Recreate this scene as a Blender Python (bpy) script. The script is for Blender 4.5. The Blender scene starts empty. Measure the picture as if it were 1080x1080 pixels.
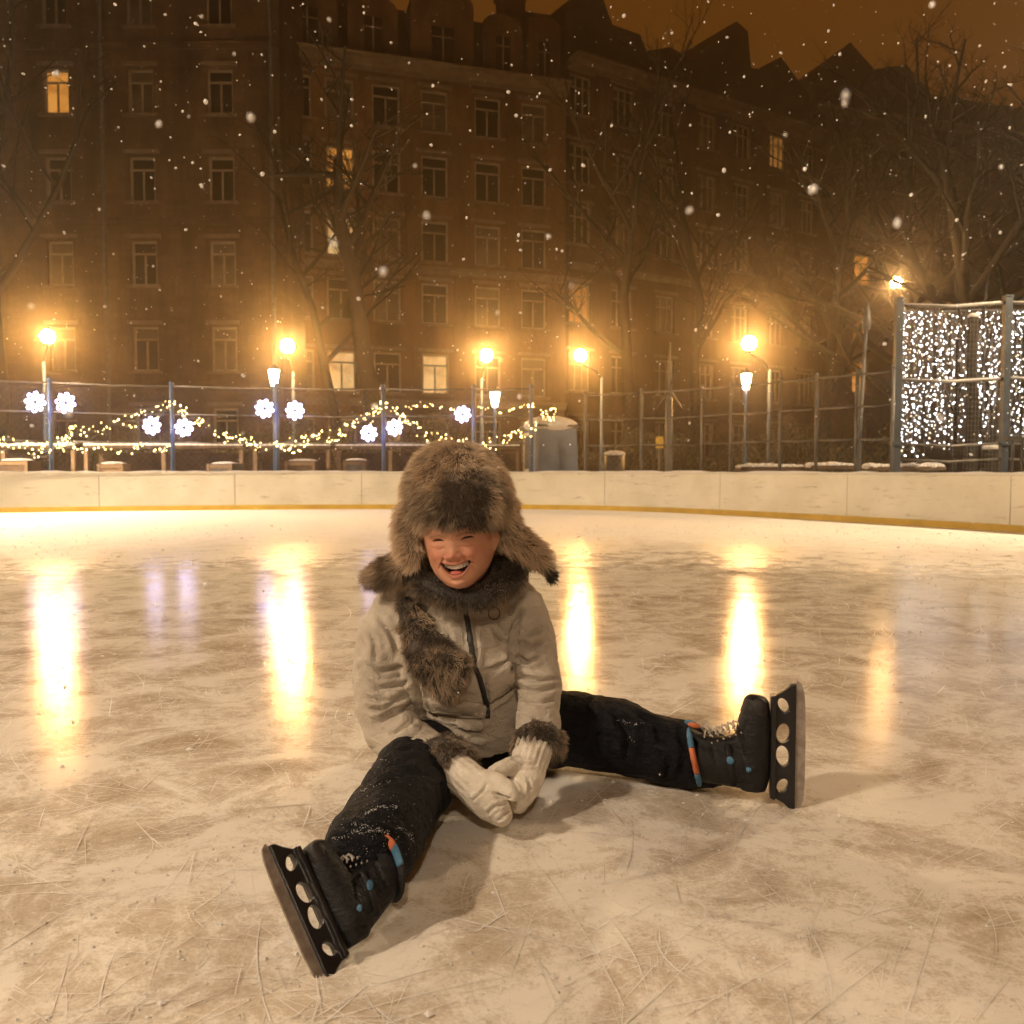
import bpy, bmesh, math, random
import numpy as np
from mathutils import Vector, Matrix, noise
from mathutils.bvhtree import BVHTree

random.seed(7)
rng = np.random.default_rng(7)
SC = bpy.context.scene
COL = SC.collection
R = math.radians

# ------------------------------------------------------------------ camera
F = 900.0                     # focal length in photo pixels (photo is 1080 wide)
HC = 0.65                     # camera height
PITCH = math.atan(45 / F)
CAM = Vector((0, 0, HC))
FW = Vector((0, math.cos(PITCH), -math.sin(PITCH)))
UP = Vector((0, math.sin(PITCH), math.cos(PITCH)))
cam_d = bpy.data.cameras.new('camera')
cam = bpy.data.objects.new('camera', cam_d)
COL.objects.link(cam)
cam.location = CAM
cam.rotation_euler = (math.pi / 2 - PITCH, 0, 0)
cam_d.sensor_width = 36
cam_d.lens = 36 * F / 1080
cam_d.clip_start = 0.05
cam_d.clip_end = 600
cam_d.dof.use_dof = True
cam_d.dof.focus_distance = 1.68
cam_d.dof.aperture_fstop = 8.5
SC.camera = cam

# ------------------------------------------------------------------ world, exposure
W = bpy.data.worlds.new('World')
SC.world = W
W.use_nodes = True
wn = W.node_tree
bgn = wn.nodes['Background']
wtc = wn.nodes.new('ShaderNodeTexCoord')
wnz = wn.nodes.new('ShaderNodeTexNoise')
wnz.inputs['Scale'].default_value = 2.2
wnz.inputs['Detail'].default_value = 5
wcr = wn.nodes.new('ShaderNodeValToRGB')
wcr.color_ramp.elements[0].position = 0.3
wcr.color_ramp.elements[0].color = (0.095, 0.031, 0.0034, 1)
wcr.color_ramp.elements[1].position = 0.75
wcr.color_ramp.elements[1].color = (0.140, 0.048, 0.0060, 1)
wn.links.new(wtc.outputs['Generated'], wnz.inputs['Vector'])
wn.links.new(wnz.outputs['Fac'], wcr.inputs['Fac'])
wn.links.new(wcr.outputs['Color'], bgn.inputs['Color'])
bgn.inputs['Strength'].default_value = 0.95
SC.view_settings.view_transform = 'Standard'
SC.view_settings.look = 'None'
SC.view_settings.exposure = 0
SC.view_settings.gamma = 1
SC.cycles.use_denoising = True
try:
    SC.cycles.denoiser = 'OPENIMAGEDENOISE'
except Exception:
    pass
SC.cycles.max_bounces = 6
SC.cycles.volume_bounces = 0
SC.cycles.sample_clamp_indirect = 6
LAMP_L = 900.0               # radiance of the sodium globes in view
FLOOD_L = 1180.0               # globes of unseen lamps added behind the photographer
RIM_L = 9000.0                # globes of unseen lamps added at the rink sides to brighten the boards
HAZE = 0.0060


# ------------------------------------------------------------------ pixel helpers (photo pixels, 1080 x 1080)
def at(px, py, d):
    return CAM + d * (FW + Vector((1, 0, 0)) * ((px - 540) / F) - UP * ((py - 540) / F))


def ground(px, py, z=0.0):
    r = at(px, py, 1) - CAM
    return CAM + r * ((z - HC) / r.z)


def onground(px, y, z=0.0):
    """point at world depth y in the column px"""
    return Vector(((px - 540) / F * y, y, z))


def project(co):
    d = co - np.array(CAM)
    w = d @ np.array(FW)
    return 540 + F * d[:, 0] / w, 540 - F * (d @ np.array(UP)) / w, w


# ------------------------------------------------------------------ materials
def new_mat(name):
    m = bpy.data.materials.new(name)
    m.use_nodes = True
    nt = m.node_tree
    return m, nt, nt.nodes['Principled BSDF']


def N(nt, kind, **kw):
    n = nt.nodes.new(kind)
    for k, v in kw.items():
        if k in n.inputs:
            n.inputs[k].default_value = v
        else:
            setattr(n, k, v)
    return n


def ramp(nt, fac, stops):
    r = nt.nodes.new('ShaderNodeValToRGB')
    while len(r.color_ramp.elements) < len(stops):
        r.color_ramp.elements.new(0.5)
    for e, (p, c) in zip(r.color_ramp.elements, stops):
        e.position = p
        e.color = (*c, 1) if len(c) == 3 else c
    nt.links.new(fac, r.inputs['Fac'])
    return r.outputs['Color']


def noisy(name, c0, c1, scale=8, rough=0.7, bump=0.2, bscale=60, metallic=0, detail=6, dist=0.01, spec=0.5):
    m, nt, b = new_mat(name)
    tc = N(nt, 'ShaderNodeTexCoord')
    nz = N(nt, 'ShaderNodeTexNoise', Scale=scale, Detail=detail)
    nt.links.new(tc.outputs['Object'], nz.inputs['Vector'])
    nt.links.new(ramp(nt, nz.outputs['Fac'], [(0.32, c0), (0.68, c1)]), b.inputs['Base Color'])
    b.inputs['Roughness'].default_value = rough
    b.inputs['Metallic'].default_value = metallic
    b.inputs['Specular IOR Level'].default_value = spec
    if bump:
        n2 = N(nt, 'ShaderNodeTexNoise', Scale=bscale, Detail=5)
        nt.links.new(tc.outputs['Object'], n2.inputs['Vector'])
        bp = N(nt, 'ShaderNodeBump', Strength=bump, Distance=dist)
        nt.links.new(n2.outputs['Fac'], bp.inputs['Height'])
        nt.links.new(bp.outputs['Normal'], b.inputs['Normal'])
    return m


def emis(name, col, strength, sample=True):
    m, nt, b = new_mat(name)
    b.inputs['Base Color'].default_value = (0.6, 0.6, 0.6, 1)
    b.inputs['Emission Color'].default_value = (*col, 1)
    b.inputs['Emission Strength'].default_value = strength
    m.cycles.emission_sampling = 'FRONT' if sample else 'NONE'
    return m


def mat_attr(name, rough=0.6, spec=0.4, sss=0.0, bump=0, bscale=300, sheen=0.0):
    m, nt, b = new_mat(name)
    a = N(nt, 'ShaderNodeAttribute', attribute_name='Col')
    nt.links.new(a.outputs['Color'], b.inputs['Base Color'])
    b.inputs['Roughness'].default_value = rough
    b.inputs['Specular IOR Level'].default_value = spec
    b.inputs['Sheen Weight'].default_value = sheen
    if sss:
        b.inputs['Subsurface Weight'].default_value = sss
        b.inputs['Subsurface Radius'].default_value = (0.012, 0.005, 0.003)
        b.inputs['Subsurface Scale'].default_value = 0.6
    if bump:
        tc = N(nt, 'ShaderNodeTexCoord')
        n2 = N(nt, 'ShaderNodeTexNoise', Scale=bscale, Detail=4)
        nt.links.new(tc.outputs['Object'], n2.inputs['Vector'])
        bp = N(nt, 'ShaderNodeBump', Strength=bump, Distance=0.002)
        nt.links.new(n2.outputs['Fac'], bp.inputs['Height'])
        nt.links.new(bp.outputs['Normal'], b.inputs['Normal'])
    return m


def ice_material():
    m, nt, b = new_mat('ice')
    L = nt.links.new
    tc = N(nt, 'ShaderNodeTexCoord')
    big = N(nt, 'ShaderNodeTexNoise', Scale=0.55, Detail=4, Distortion=0.4)
    mid = N(nt, 'ShaderNodeTexNoise', Scale=4.6, Detail=10, Roughness=0.74, Distortion=0.5)
    fine = N(nt, 'ShaderNodeTexNoise', Scale=38, Detail=9, Roughness=0.8)
    for n in (big, mid, fine):
        L(tc.outputs['Object'], n.inputs['Vector'])
    s1 = N(nt, 'ShaderNodeMath', operation='MULTIPLY_ADD')
    L(big.outputs['Fac'], s1.inputs[0]); s1.inputs[1].default_value = 0.40
    L(mid.outputs['Fac'], s1.inputs[2])
    s2 = N(nt, 'ShaderNodeMath', operation='MULTIPLY_ADD')
    L(fine.outputs['Fac'], s2.inputs[0]); s2.inputs[1].default_value = 0.34
    L(s1.outputs[0], s2.inputs[2])
    grain = N(nt, 'ShaderNodeTexNoise', Scale=170, Detail=5, Roughness=0.75)
    L(tc.outputs['Object'], grain.inputs['Vector'])
    s3 = N(nt, 'ShaderNodeMath', operation='MULTIPLY_ADD'); L(grain.outputs['Fac'], s3.inputs[0]); s3.inputs[1].default_value = 0.30; L(s2.outputs[0], s3.inputs[2])
    s4 = N(nt, 'ShaderNodeMath', operation='SUBTRACT'); L(s3.outputs[0], s4.inputs[0]); s4.inputs[1].default_value = 0.06
    s2 = s4
    # thin crack / skate web
    lines = []
    for sc, wd, ds in ((1.1, 0.006, 0.5), (2.6, 0.010, 0.35), (6.0, 0.018, 0.3)):
        wz = N(nt, 'ShaderNodeTexNoise', Scale=0.8 * sc, Detail=3)
        L(tc.outputs['Object'], wz.inputs['Vector'])
        mx = N(nt, 'ShaderNodeMixRGB', blend_type='ADD'); mx.inputs['Fac'].default_value = ds
        L(tc.outputs['Object'], mx.inputs['Color1']); L(wz.outputs['Color'], mx.inputs['Color2'])
        v = N(nt, 'ShaderNodeTexVoronoi', feature='DISTANCE_TO_EDGE', Scale=sc)
        L(mx.outputs['Color'], v.inputs['Vector'])
        mr = N(nt, 'ShaderNodeMapRange'); mr.inputs['From Min'].default_value = 0; mr.inputs['From Max'].default_value = wd
        mr.inputs['To Min'].default_value = 1; mr.inputs['To Max'].default_value = 0
        L(v.outputs['Distance'], mr.inputs['Value'])
        gate = N(nt, 'ShaderNodeTexNoise', Scale=1.7 * sc, Detail=3)
        L(tc.outputs['Object'], gate.inputs['Vector'])
        gr = N(nt, 'ShaderNodeMapRange'); gr.inputs['From Min'].default_value = 0.47; gr.inputs['From Max'].default_value = 0.62
        L(gate.outputs['Fac'], gr.inputs['Value'])
        mm = N(nt, 'ShaderNodeMath', operation='MULTIPLY')
        L(mr.outputs[0], mm.inputs[0]); L(gr.outputs[0], mm.inputs[1])
        lines.append(mm.outputs[0])
    mxl = N(nt, 'ShaderNodeMath', operation='MAXIMUM'); L(lines[0], mxl.inputs[0]); L(lines[1], mxl.inputs[1])
    mxl2 = N(nt, 'ShaderNodeMath', operation='MAXIMUM'); L(mxl.outputs[0], mxl2.inputs[0]); L(lines[2], mxl2.inputs[1])
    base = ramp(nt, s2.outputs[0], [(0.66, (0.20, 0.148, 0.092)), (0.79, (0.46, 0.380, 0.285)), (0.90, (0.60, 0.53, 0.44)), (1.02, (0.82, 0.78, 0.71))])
    mixc = N(nt, 'ShaderNodeMixRGB'); mixc.inputs['Color2'].default_value = (0.82, 0.80, 0.76, 1)
    sc2 = N(nt, 'ShaderNodeMath', operation='MULTIPLY'); sc2.inputs[1].default_value = 0.8
    L(mxl2.outputs[0], sc2.inputs[0]); L(sc2.outputs[0], mixc.inputs['Fac']); L(base, mixc.inputs['Color1'])
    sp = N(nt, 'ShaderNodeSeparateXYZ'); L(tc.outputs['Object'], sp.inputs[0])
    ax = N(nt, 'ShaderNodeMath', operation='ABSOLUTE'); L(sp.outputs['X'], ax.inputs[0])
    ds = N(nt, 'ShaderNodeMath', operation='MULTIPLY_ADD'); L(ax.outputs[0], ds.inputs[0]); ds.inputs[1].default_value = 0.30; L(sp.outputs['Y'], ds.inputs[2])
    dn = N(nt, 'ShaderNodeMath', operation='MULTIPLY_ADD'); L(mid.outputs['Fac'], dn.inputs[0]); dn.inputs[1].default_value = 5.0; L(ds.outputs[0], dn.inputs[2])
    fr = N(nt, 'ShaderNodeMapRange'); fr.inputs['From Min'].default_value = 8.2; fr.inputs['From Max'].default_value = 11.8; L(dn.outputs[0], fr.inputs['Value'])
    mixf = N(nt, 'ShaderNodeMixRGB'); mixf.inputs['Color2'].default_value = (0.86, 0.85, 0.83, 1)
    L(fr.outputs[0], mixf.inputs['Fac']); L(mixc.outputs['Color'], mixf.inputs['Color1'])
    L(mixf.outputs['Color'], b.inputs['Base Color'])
    rr = N(nt, 'ShaderNodeMapRange'); rr.inputs['From Min'].default_value = 0.72; rr.inputs['From Max'].default_value = 1.02
    rr.inputs['To Min'].default_value = 0.035; rr.inputs['To Max'].default_value = 0.16
    L(s2.outputs[0], rr.inputs['Value'])
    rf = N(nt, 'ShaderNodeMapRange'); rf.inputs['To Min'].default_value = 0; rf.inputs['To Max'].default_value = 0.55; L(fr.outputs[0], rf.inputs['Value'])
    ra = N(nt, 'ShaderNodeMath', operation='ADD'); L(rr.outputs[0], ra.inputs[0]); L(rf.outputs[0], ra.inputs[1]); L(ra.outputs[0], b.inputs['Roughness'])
    b.inputs['IOR'].default_value = 1.31
    bp = N(nt, 'ShaderNodeBump', Strength=0.22, Distance=0.002)
    ha = N(nt, 'ShaderNodeMath', operation='MULTIPLY_ADD'); L(mxl2.outputs[0], ha.inputs[0]); ha.inputs[1].default_value = 0.25; L(s2.outputs[0], ha.inputs[2])
    L(ha.outputs[0], bp.inputs['Height']); L(bp.outputs['Normal'], b.inputs['Normal'])
    return m


def wall_material(name, c0, c1, mortar, brick=True):
    m, nt, b = new_mat(name)
    L = nt.links.new
    tc = N(nt, 'ShaderNodeTexCoord')
    mp = N(nt, 'ShaderNodeMapping'); mp.inputs['Rotation'].default_value = (R(90), 0, 0)
    L(tc.outputs['Object'], mp.inputs['Vector'])
    nz = N(nt, 'ShaderNodeTexNoise', Scale=0.7, Detail=9, Roughness=0.7)
    L(tc.outputs['Object'], nz.inputs['Vector'])
    col = ramp(nt, nz.outputs['Fac'], [(0.33, c0), (0.5, tuple((a + d) / 2 for a, d in zip(c0, c1))), (0.66, c1)])
    ms = N(nt, 'ShaderNodeMapping'); ms.inputs['Scale'].default_value = (1.1, 1.1, 0.16)
    ns = N(nt, 'ShaderNodeTexNoise', Scale=1.0, Detail=8, Roughness=0.72)
    L(tc.outputs['Object'], ms.inputs['Vector']); L(ms.outputs['Vector'], ns.inputs['Vector'])
    st_ = ramp(nt, ns.outputs['Fac'], [(0.40, (0.38, 0.36, 0.34)), (0.60, (1.1, 1.1, 1.1))])
    mxs = N(nt, 'ShaderNodeMixRGB', blend_type='MULTIPLY'); mxs.inputs['Fac'].default_value = 0.85
    L(col, mxs.inputs['Color1']); L(st_, mxs.inputs['Color2']); col = mxs.outputs['Color']
    if brick:
        bk = N(nt, 'ShaderNodeTexBrick', Scale=1.0)
        bk.inputs['Brick Width'].default_value = 0.62
        bk.inputs['Row Height'].default_value = 0.22
        bk.inputs['Mortar Size'].default_value = 0.02
        bk.inputs['Color1'].default_value = (1, 1, 1, 1)
        bk.inputs['Color2'].default_value = (0.55, 0.55, 0.55, 1)
        bk.inputs['Mortar'].default_value = (*mortar, 1)
        L(mp.outputs['Vector'], bk.inputs['Vector'])
        mx = N(nt, 'ShaderNodeMixRGB', blend_type='MULTIPLY'); mx.inputs['Fac'].default_value = 0.8
        L(col, mx.inputs['Color1']); L(bk.outputs['Color'], mx.inputs['Color2'])
        L(mx.outputs['Color'], b.inputs['Base Color'])
    else:
        L(col, b.inputs['Base Color'])
    b.inputs['Roughness'].default_value = 0.9
    n2 = N(nt, 'ShaderNodeTexNoise', Scale=6, Detail=8)
    L(tc.outputs['Object'], n2.inputs['Vector'])
    bp = N(nt, 'ShaderNodeBump', Strength=0.6, Distance=0.05)
    L(n2.outputs['Fac'], bp.inputs['Height']); L(bp.outputs['Normal'], b.inputs['Normal'])
    return m


M = {}
M['ice'] = ice_material()
M['frost'] = noisy('frost', (0.6, 0.57, 0.52), (0.88, 0.87, 0.85), 5, 0.75, 0.3, 200)
M['snow'] = noisy('snow', (0.66, 0.66, 0.66), (0.86, 0.86, 0.87), 3, 0.8, 0.6, 18, dist=0.03)
M['flake'] = noisy('flake', (0.85, 0.85, 0.85), (0.95, 0.95, 0.95), 3, 0.7, 0)
M['board'] = noisy('board', (0.72, 0.69, 0.58), (0.86, 0.83, 0.73), 2.2, 0.5, 0.15, 9, detail=9)
_nt = M['board'].node_tree; _b = _nt.nodes['Principled BSDF']; _src = _b.inputs['Base Color'].links[0].from_socket
_tc = N(_nt, 'ShaderNodeTexCoord'); _mp = N(_nt, 'ShaderNodeMapping'); _mp.inputs['Scale'].default_value = (1.2, 1.2, 7)
_n = N(_nt, 'ShaderNodeTexNoise', Scale=2.6, Detail=8, Roughness=0.75); _nt.links.new(_tc.outputs['Object'], _mp.inputs['Vector']); _nt.links.new(_mp.outputs['Vector'], _n.inputs['Vector'])
_cr = ramp(_nt, _n.outputs['Fac'], [(0.57, (1, 1, 1)), (0.70, (0.45, 0.41, 0.36))])
_mx = N(_nt, 'ShaderNodeMixRGB', blend_type='MULTIPLY'); _mx.inputs['Fac'].default_value = 0.9
_nt.links.new(_src, _mx.inputs['Color1']); _nt.links.new(_cr, _mx.inputs['Color2']); _nt.links.new(_mx.outputs['Color'], _b.inputs['Base Color'])
M['kick'] = noisy('kick', (0.55, 0.36, 0.05), (0.70, 0.48, 0.08), 5, 0.5, 0.1)
M['bluepaint'] = noisy('bluepaint', (0.035, 0.07, 0.16), (0.06, 0.11, 0.22), 6, 0.45, 0.15)
M['greypaint'] = noisy('greypaint', (0.07, 0.075, 0.08), (0.15, 0.15, 0.15), 6, 0.5, 0.15)
M['slatepaint'] = noisy('slatepaint', (0.022, 0.032, 0.045), (0.045, 0.06, 0.08), 6, 0.5, 0.15)
M['kioskblue'] = noisy('kioskblue', (0.13, 0.18, 0.27), (0.19, 0.25, 0.36), 4, 0.5, 0.2)
M['rail'] = noisy('rail', (0.08, 0.075, 0.07), (0.2, 0.19, 0.175), 6, 0.5, 0.15, metallic=0.3)
M['wire'] = noisy('wire', (0.10, 0.10, 0.10), (0.16, 0.16, 0.16), 6, 0.5, 0)
M['iron'] = noisy('iron', (0.018, 0.018, 0.018), (0.05, 0.045, 0.04), 9, 0.5, 0.2)
M['bark'] = noisy('bark', (0.006, 0.005, 0.004), (0.022, 0.017, 0.012), 7, 0.95, 1.0, 26, dist=0.03)
M['wood'] = noisy('wood', (0.05, 0.03, 0.017), (0.13, 0.08, 0.045), 5, 0.75, 0.4, 14)
M['palewood'] = noisy('palewood', (0.18, 0.12, 0.07), (0.3, 0.2, 0.12), 5, 0.75, 0.3, 14)
M['wallA'] = wall_material('wall_brown_brick', (0.085, 0.055, 0.034), (0.20, 0.135, 0.085), (0.75, 0.7, 0.6))
M['wallB'] = wall_material('wall_ochre_stucco', (0.10, 0.058, 0.028), (0.21, 0.125, 0.065), (1, 1, 1), False)
M['wallC'] = wall_material('wall_dark_stucco', (0.07, 0.042, 0.024), (0.16, 0.10, 0.058), (1, 1, 1), False)
M['roof'] = noisy('roof', (0.02, 0.018, 0.016), (0.055, 0.048, 0.042), 1.5, 0.7, 0.4, 6, dist=0.05)
M['trim'] = noisy('trim', (0.13, 0.10, 0.075), (0.24, 0.195, 0.15), 2, 0.8, 0.4, 12, dist=0.02)
M['winframe'] = noisy('winframe', (0.20, 0.165, 0.125), (0.36, 0.31, 0.25), 3, 0.6, 0.2)
mg, ntg, bg_ = new_mat('darkglass')
bg_.inputs['Base Color'].default_value = (0.012, 0.011, 0.01, 1); bg_.inputs['Roughness'].default_value = 0.15
M['glass'] = mg
M['glass_curtain'] = noisy('curtained_glass', (0.035, 0.03, 0.024), (0.13, 0.11, 0.085), 1.3, 0.35, 0)


def litpane(name, c0, c1, s):
    m, nt, b = new_mat(name)
    tc = N(nt, 'ShaderNodeTexCoord')
    nz = N(nt, 'ShaderNodeTexNoise', Scale=1.7, Detail=4)
    nt.links.new(tc.outputs['Object'], nz.inputs['Vector'])
    nt.links.new(ramp(nt, nz.outputs['Fac'], [(0.35, c0), (0.6, c1)]), b.inputs['Emission Color'])
    b.inputs['Base Color'].default_value = (0.3, 0.2, 0.1, 1)
    b.inputs['Emission Strength'].default_value = s
    m.cycles.emission_sampling = 'NONE'
    return m


M['lit_amber'] = litpane('lit_amber', (0.55, 0.19, 0.025), (0.95, 0.40, 0.07), 0.75)
M['lit_pale'] = litpane('lit_pale', (0.62, 0.36, 0.12), (1.0, 0.68, 0.28), 0.7)
M['lit_dim'] = litpane('lit_dim', (0.30, 0.11, 0.02), (0.55, 0.24, 0.05), 0.5)
M['sodium'] = emis('sodium_globe', (1.0, 0.50, 0.145), LAMP_L)
M['flood'] = emis('flood_globe', (1.0, 0.78, 0.55), FLOOD_L)
M['rim'] = emis('rim_globe', (1.0, 0.74, 0.46), RIM_L)

M['rim_right'] = emis('rim_right_globe', (1.0, 0.72, 0.42), RIM_L * 0.3)
M['sodium_far'] = emis('sodium_far', (1.0, 0.55, 0.20), 500)
M['lantern_glass'] = emis('lantern_glass', (1.0, 0.86, 0.62), 35)
M['bulb_warm'] = emis('bulb_warm', (1.0, 0.72, 0.25), 14, False)
M['bulb_white'] = emis('bulb_white', (0.93, 0.95, 1.0), 24, False)
M['bulb_cream'] = emis('bulb_cream', (1.0, 0.80, 0.50), 5, False)
M['led'] = emis('led_lilac', (0.62, 0.57, 1.0), 24, False)

M['skin'] = mat_attr('skin', 0.52, 0.35, 0.08, 0.35, 420)
M['fur'] = mat_attr('fur', 0.55, 0.35, sheen=0.15)
M['teeth'] = noisy('teeth', (0.70, 0.66, 0.58), (0.78, 0.74, 0.66), 40, 0.3, 0)
M['tongue'] = noisy('tongue', (0.42, 0.10, 0.08), (0.52, 0.15, 0.12), 60, 0.4, 0.2)
M['eye'] = noisy('eye', (0.02, 0.012, 0.01), (0.03, 0.02, 0.015), 60, 0.15, 0)
M['jacket'] = noisy('jacket', (0.39, 0.34, 0.275), (0.53, 0.475, 0.40), 16, 0.9, 0.5, 240, dist=0.003, spec=0.25)
M['zip'] = noisy('zip', (0.01, 0.01, 0.012), (0.03, 0.03, 0.03), 90, 0.45, 0.4, 600, dist=0.002)
M['trouser'] = noisy('trouser', (0.0035, 0.004, 0.006), (0.007, 0.008, 0.011), 12, 0.7, 0.45, 130, dist=0.003, spec=0.14)
M['knit'] = noisy('knit', (0.60, 0.54, 0.45), (0.74, 0.69, 0.60), 45, 0.9, 0.7, 260, dist=0.004, spec=0.2)
M['boot'] = noisy('boot', (0.004, 0.004, 0.005), (0.010, 0.010, 0.011), 20, 0.55, 0.35, 120, dist=0.003, spec=0.3)
M['holder'] = noisy('holder', (0.008, 0.008, 0.009), (0.014, 0.014, 0.015), 20, 0.32, 0.1)
M['steel'] = noisy('steel', (0.27, 0.23, 0.195), (0.46, 0.41, 0.36), 60, 0.45, 0.15, 200, metallic=0.7, dist=0.001)
M['panel'] = noisy('boot_panel', (0.012, 0.010, 0.010), (0.03, 0.024, 0.022), 60, 0.5, 0.4, 300, dist=0.002, spec=0.3)
M['lace'] = noisy('lace', (0.30, 0.28, 0.25), (0.55, 0.52, 0.47), 120, 0.8, 0.2)
M['blue'] = noisy('blue_cloth', (0.03, 0.11, 0.21), (0.08, 0.20, 0.32), 40, 0.8, 0.3, 300)
M['orange'] = noisy('orange_cloth', (0.38, 0.09, 0.03), (0.58, 0.17, 0.07), 40, 0.8, 0.3, 300)
M['brownpatch'] = noisy('brown_patch', (0.06, 0.03, 0.02), (0.10, 0.05, 0.035), 40, 0.7, 0.3, 300)


def crumple(m, scale, dist, strength=0.6):
    nt = m.node_tree; b = nt.nodes['Principled BSDF']
    tc = N(nt, 'ShaderNodeTexCoord'); mp = N(nt, 'ShaderNodeMapping'); mp.inputs['Scale'].default_value = (1, 1, 1.7)
    nz = N(nt, 'ShaderNodeTexNoise', Scale=scale, Detail=4, Roughness=0.55, Distortion=1.6)
    nt.links.new(tc.outputs['Object'], mp.inputs['Vector']); nt.links.new(mp.outputs['Vector'], nz.inputs['Vector'])
    sb = N(nt, 'ShaderNodeMath', operation='SUBTRACT'); nt.links.new(nz.outputs['Fac'], sb.inputs[0]); sb.inputs[1].default_value = 0.5
    ab = N(nt, 'ShaderNodeMath', operation='ABSOLUTE'); nt.links.new(sb.outputs[0], ab.inputs[0])
    pw_ = N(nt, 'ShaderNodeMath', operation='POWER'); nt.links.new(ab.outputs[0], pw_.inputs[0]); pw_.inputs[1].default_value = 0.6
    bp = N(nt, 'ShaderNodeBump', Strength=strength, Distance=dist)
    nt.links.new(pw_.outputs[0], bp.inputs['Height'])
    old = b.inputs['Normal'].links[0].from_node
    nt.links.new(bp.outputs['Normal'], old.inputs['Normal'])


crumple(M['jacket'], 17, 0.009)
crumple(M['trouser'], 22, 0.010, 0.8)
crumple(M['boot'], 30, 0.004, 0.5)


# ------------------------------------------------------------------ mesh builder
def V3(p):
    return (p[0], p[1], p[2])


class MB:
    def __init__(self):
        self.v, self.f, self.m = [], [], []

    def add(self, vs, fs, mat=0):
        o = len(self.v)
        self.v += [V3(p) for p in vs]
        self.f += [tuple(i + o for i in f) for f in fs]
        self.m += [mat] * len(fs)
        return self

    def box(self, c, s, mat=0, rot=0.0, mtx=None):
        hx, hy, hz = s[0] / 2, s[1] / 2, s[2] / 2
        vs = [Vector((x, y, z)) for x in (-hx, hx) for y in (-hy, hy) for z in (-hz, hz)]
        if mtx is not None:
            vs = [mtx @ p for p in vs]
        if rot:
            q = Matrix.Rotation(rot, 3, 'Z')
            vs = [q @ p for p in vs]
        c = Vector(c)
        return self.add([p + c for p in vs], [(0, 1, 3, 2), (4, 6, 7, 5), (0, 4, 5, 1), (2, 3, 7, 6), (0, 2, 6, 4), (1, 5, 7, 3)], mat)

    def tube(self, pts, rad, n=10, ref=None, mat=0, caps=True, jit=0.0):
        pts = [Vector(p) for p in pts]
        k = len(pts)
        if not isinstance(rad, (list, tuple)):
            rad = [rad] * k
        vs, fs = [], []
        prev = None
        for i, p in enumerate(pts):
            t = (pts[min(i + 1, k - 1)] - pts[max(i - 1, 0)])
            t = t.normalized() if t.length > 1e-9 else Vector((0, 0, 1))
            if ref is not None:
                s = Vector(ref)
            elif prev is not None:
                s = prev
            else:
                s = Vector((1, 0, 0)) if abs(t.x) < 0.8 else Vector((0, 1, 0))
            s = s - t * s.dot(t)
            s.normalize()
            prev = s
            u = t.cross(s)
            r = rad[i]
            rx, ry = (r if isinstance(r, (list, tuple)) else (r, r))
            for j in range(n):
                a = 2 * math.pi * j / n
                q = 1 + (random.uniform(-jit, jit) if jit else 0)
                vs.append(p + s * (rx * q * math.cos(a)) + u * (ry * q * math.sin(a)))
        for i in range(k - 1):
            for j in range(n):
                fs.append((i * n + j, i * n + (j + 1) % n, (i + 1) * n + (j + 1) % n, (i + 1) * n + j))
        if caps:
            fs.append(tuple(reversed(range(n))))
            fs.append(tuple(range((k - 1) * n, k * n)))
        return self.add(vs, fs, mat)

    def ell(self, c, r, n=16, m=10, mat=0, mtx=None):
        c = Vector(c)
        if not isinstance(r, (list, tuple)):
            r = (r, r, r)
        vs, fs = [Vector((0, 0, r[2]))], []
        for i in range(1, m):
            ph = math.pi * i / m
            for j in range(n):
                th = 2 * math.pi * j / n
                vs.append(Vector((r[0] * math.sin(ph) * math.cos(th), r[1] * math.sin(ph) * math.sin(th), r[2] * math.cos(ph))))
        vs.append(Vector((0, 0, -r[2])))
        for j in range(n):
            fs.append((0, 1 + j, 1 + (j + 1) % n))
            fs.append((len(vs) - 1, 1 + (m - 2) * n + (j + 1) % n, 1 + (m - 2) * n + j))
        for i in range(m - 2):
            for j in range(n):
                a, b_ = 1 + i * n + j, 1 + i * n + (j + 1) % n
                fs.append((a, a + n, b_ + n, b_))
        if mtx is not None:
            vs = [mtx @ p for p in vs]
        return self.add([p + c for p in vs], fs, mat)

    def prism(self, poly, y0, y1, mat=0):
        """polygon in x,z pushed along y"""
        n = len(poly)
        vs = [(x, y0, z) for x, z in poly] + [(x, y1, z) for x, z in poly]
        fs = [tuple(range(n)), tuple(reversed(range(n, 2 * n)))]
        fs += [(i, i + n, (i + 1) % n + n, (i + 1) % n) for i in range(n)]
        return self.add(vs, fs, mat)

    def mesh(self, name, smooth=False):
        me = bpy.data.meshes.new(name)
        me.from_pydata(self.v, [], self.f)
        me.polygons.foreach_set('material_index', self.m)
        if smooth:
            me.polygons.foreach_set('use_smooth', [True] * len(me.polygons))
        me.update()
        return me

    def shift(self, off):
        ox, oy, oz = off
        self.v = [(x - ox, y - oy, z - oz) for x, y, z in self.v]
        return self

    def bvh(self):
        return BVHTree.FromPolygons(self.v, self.f)


def fixn(me):
    bm = bmesh.new(); bm.from_mesh(me)
    bmesh.ops.recalc_face_normals(bm, faces=bm.faces)
    bm.to_mesh(me); bm.free()
    return me


def tag(o, label=None, cat=None, group=None, kind=None):
    if label: o['label'] = label
    if cat: o['category'] = cat
    if group: o['group'] = group
    if kind: o['kind'] = kind
    return o


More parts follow.
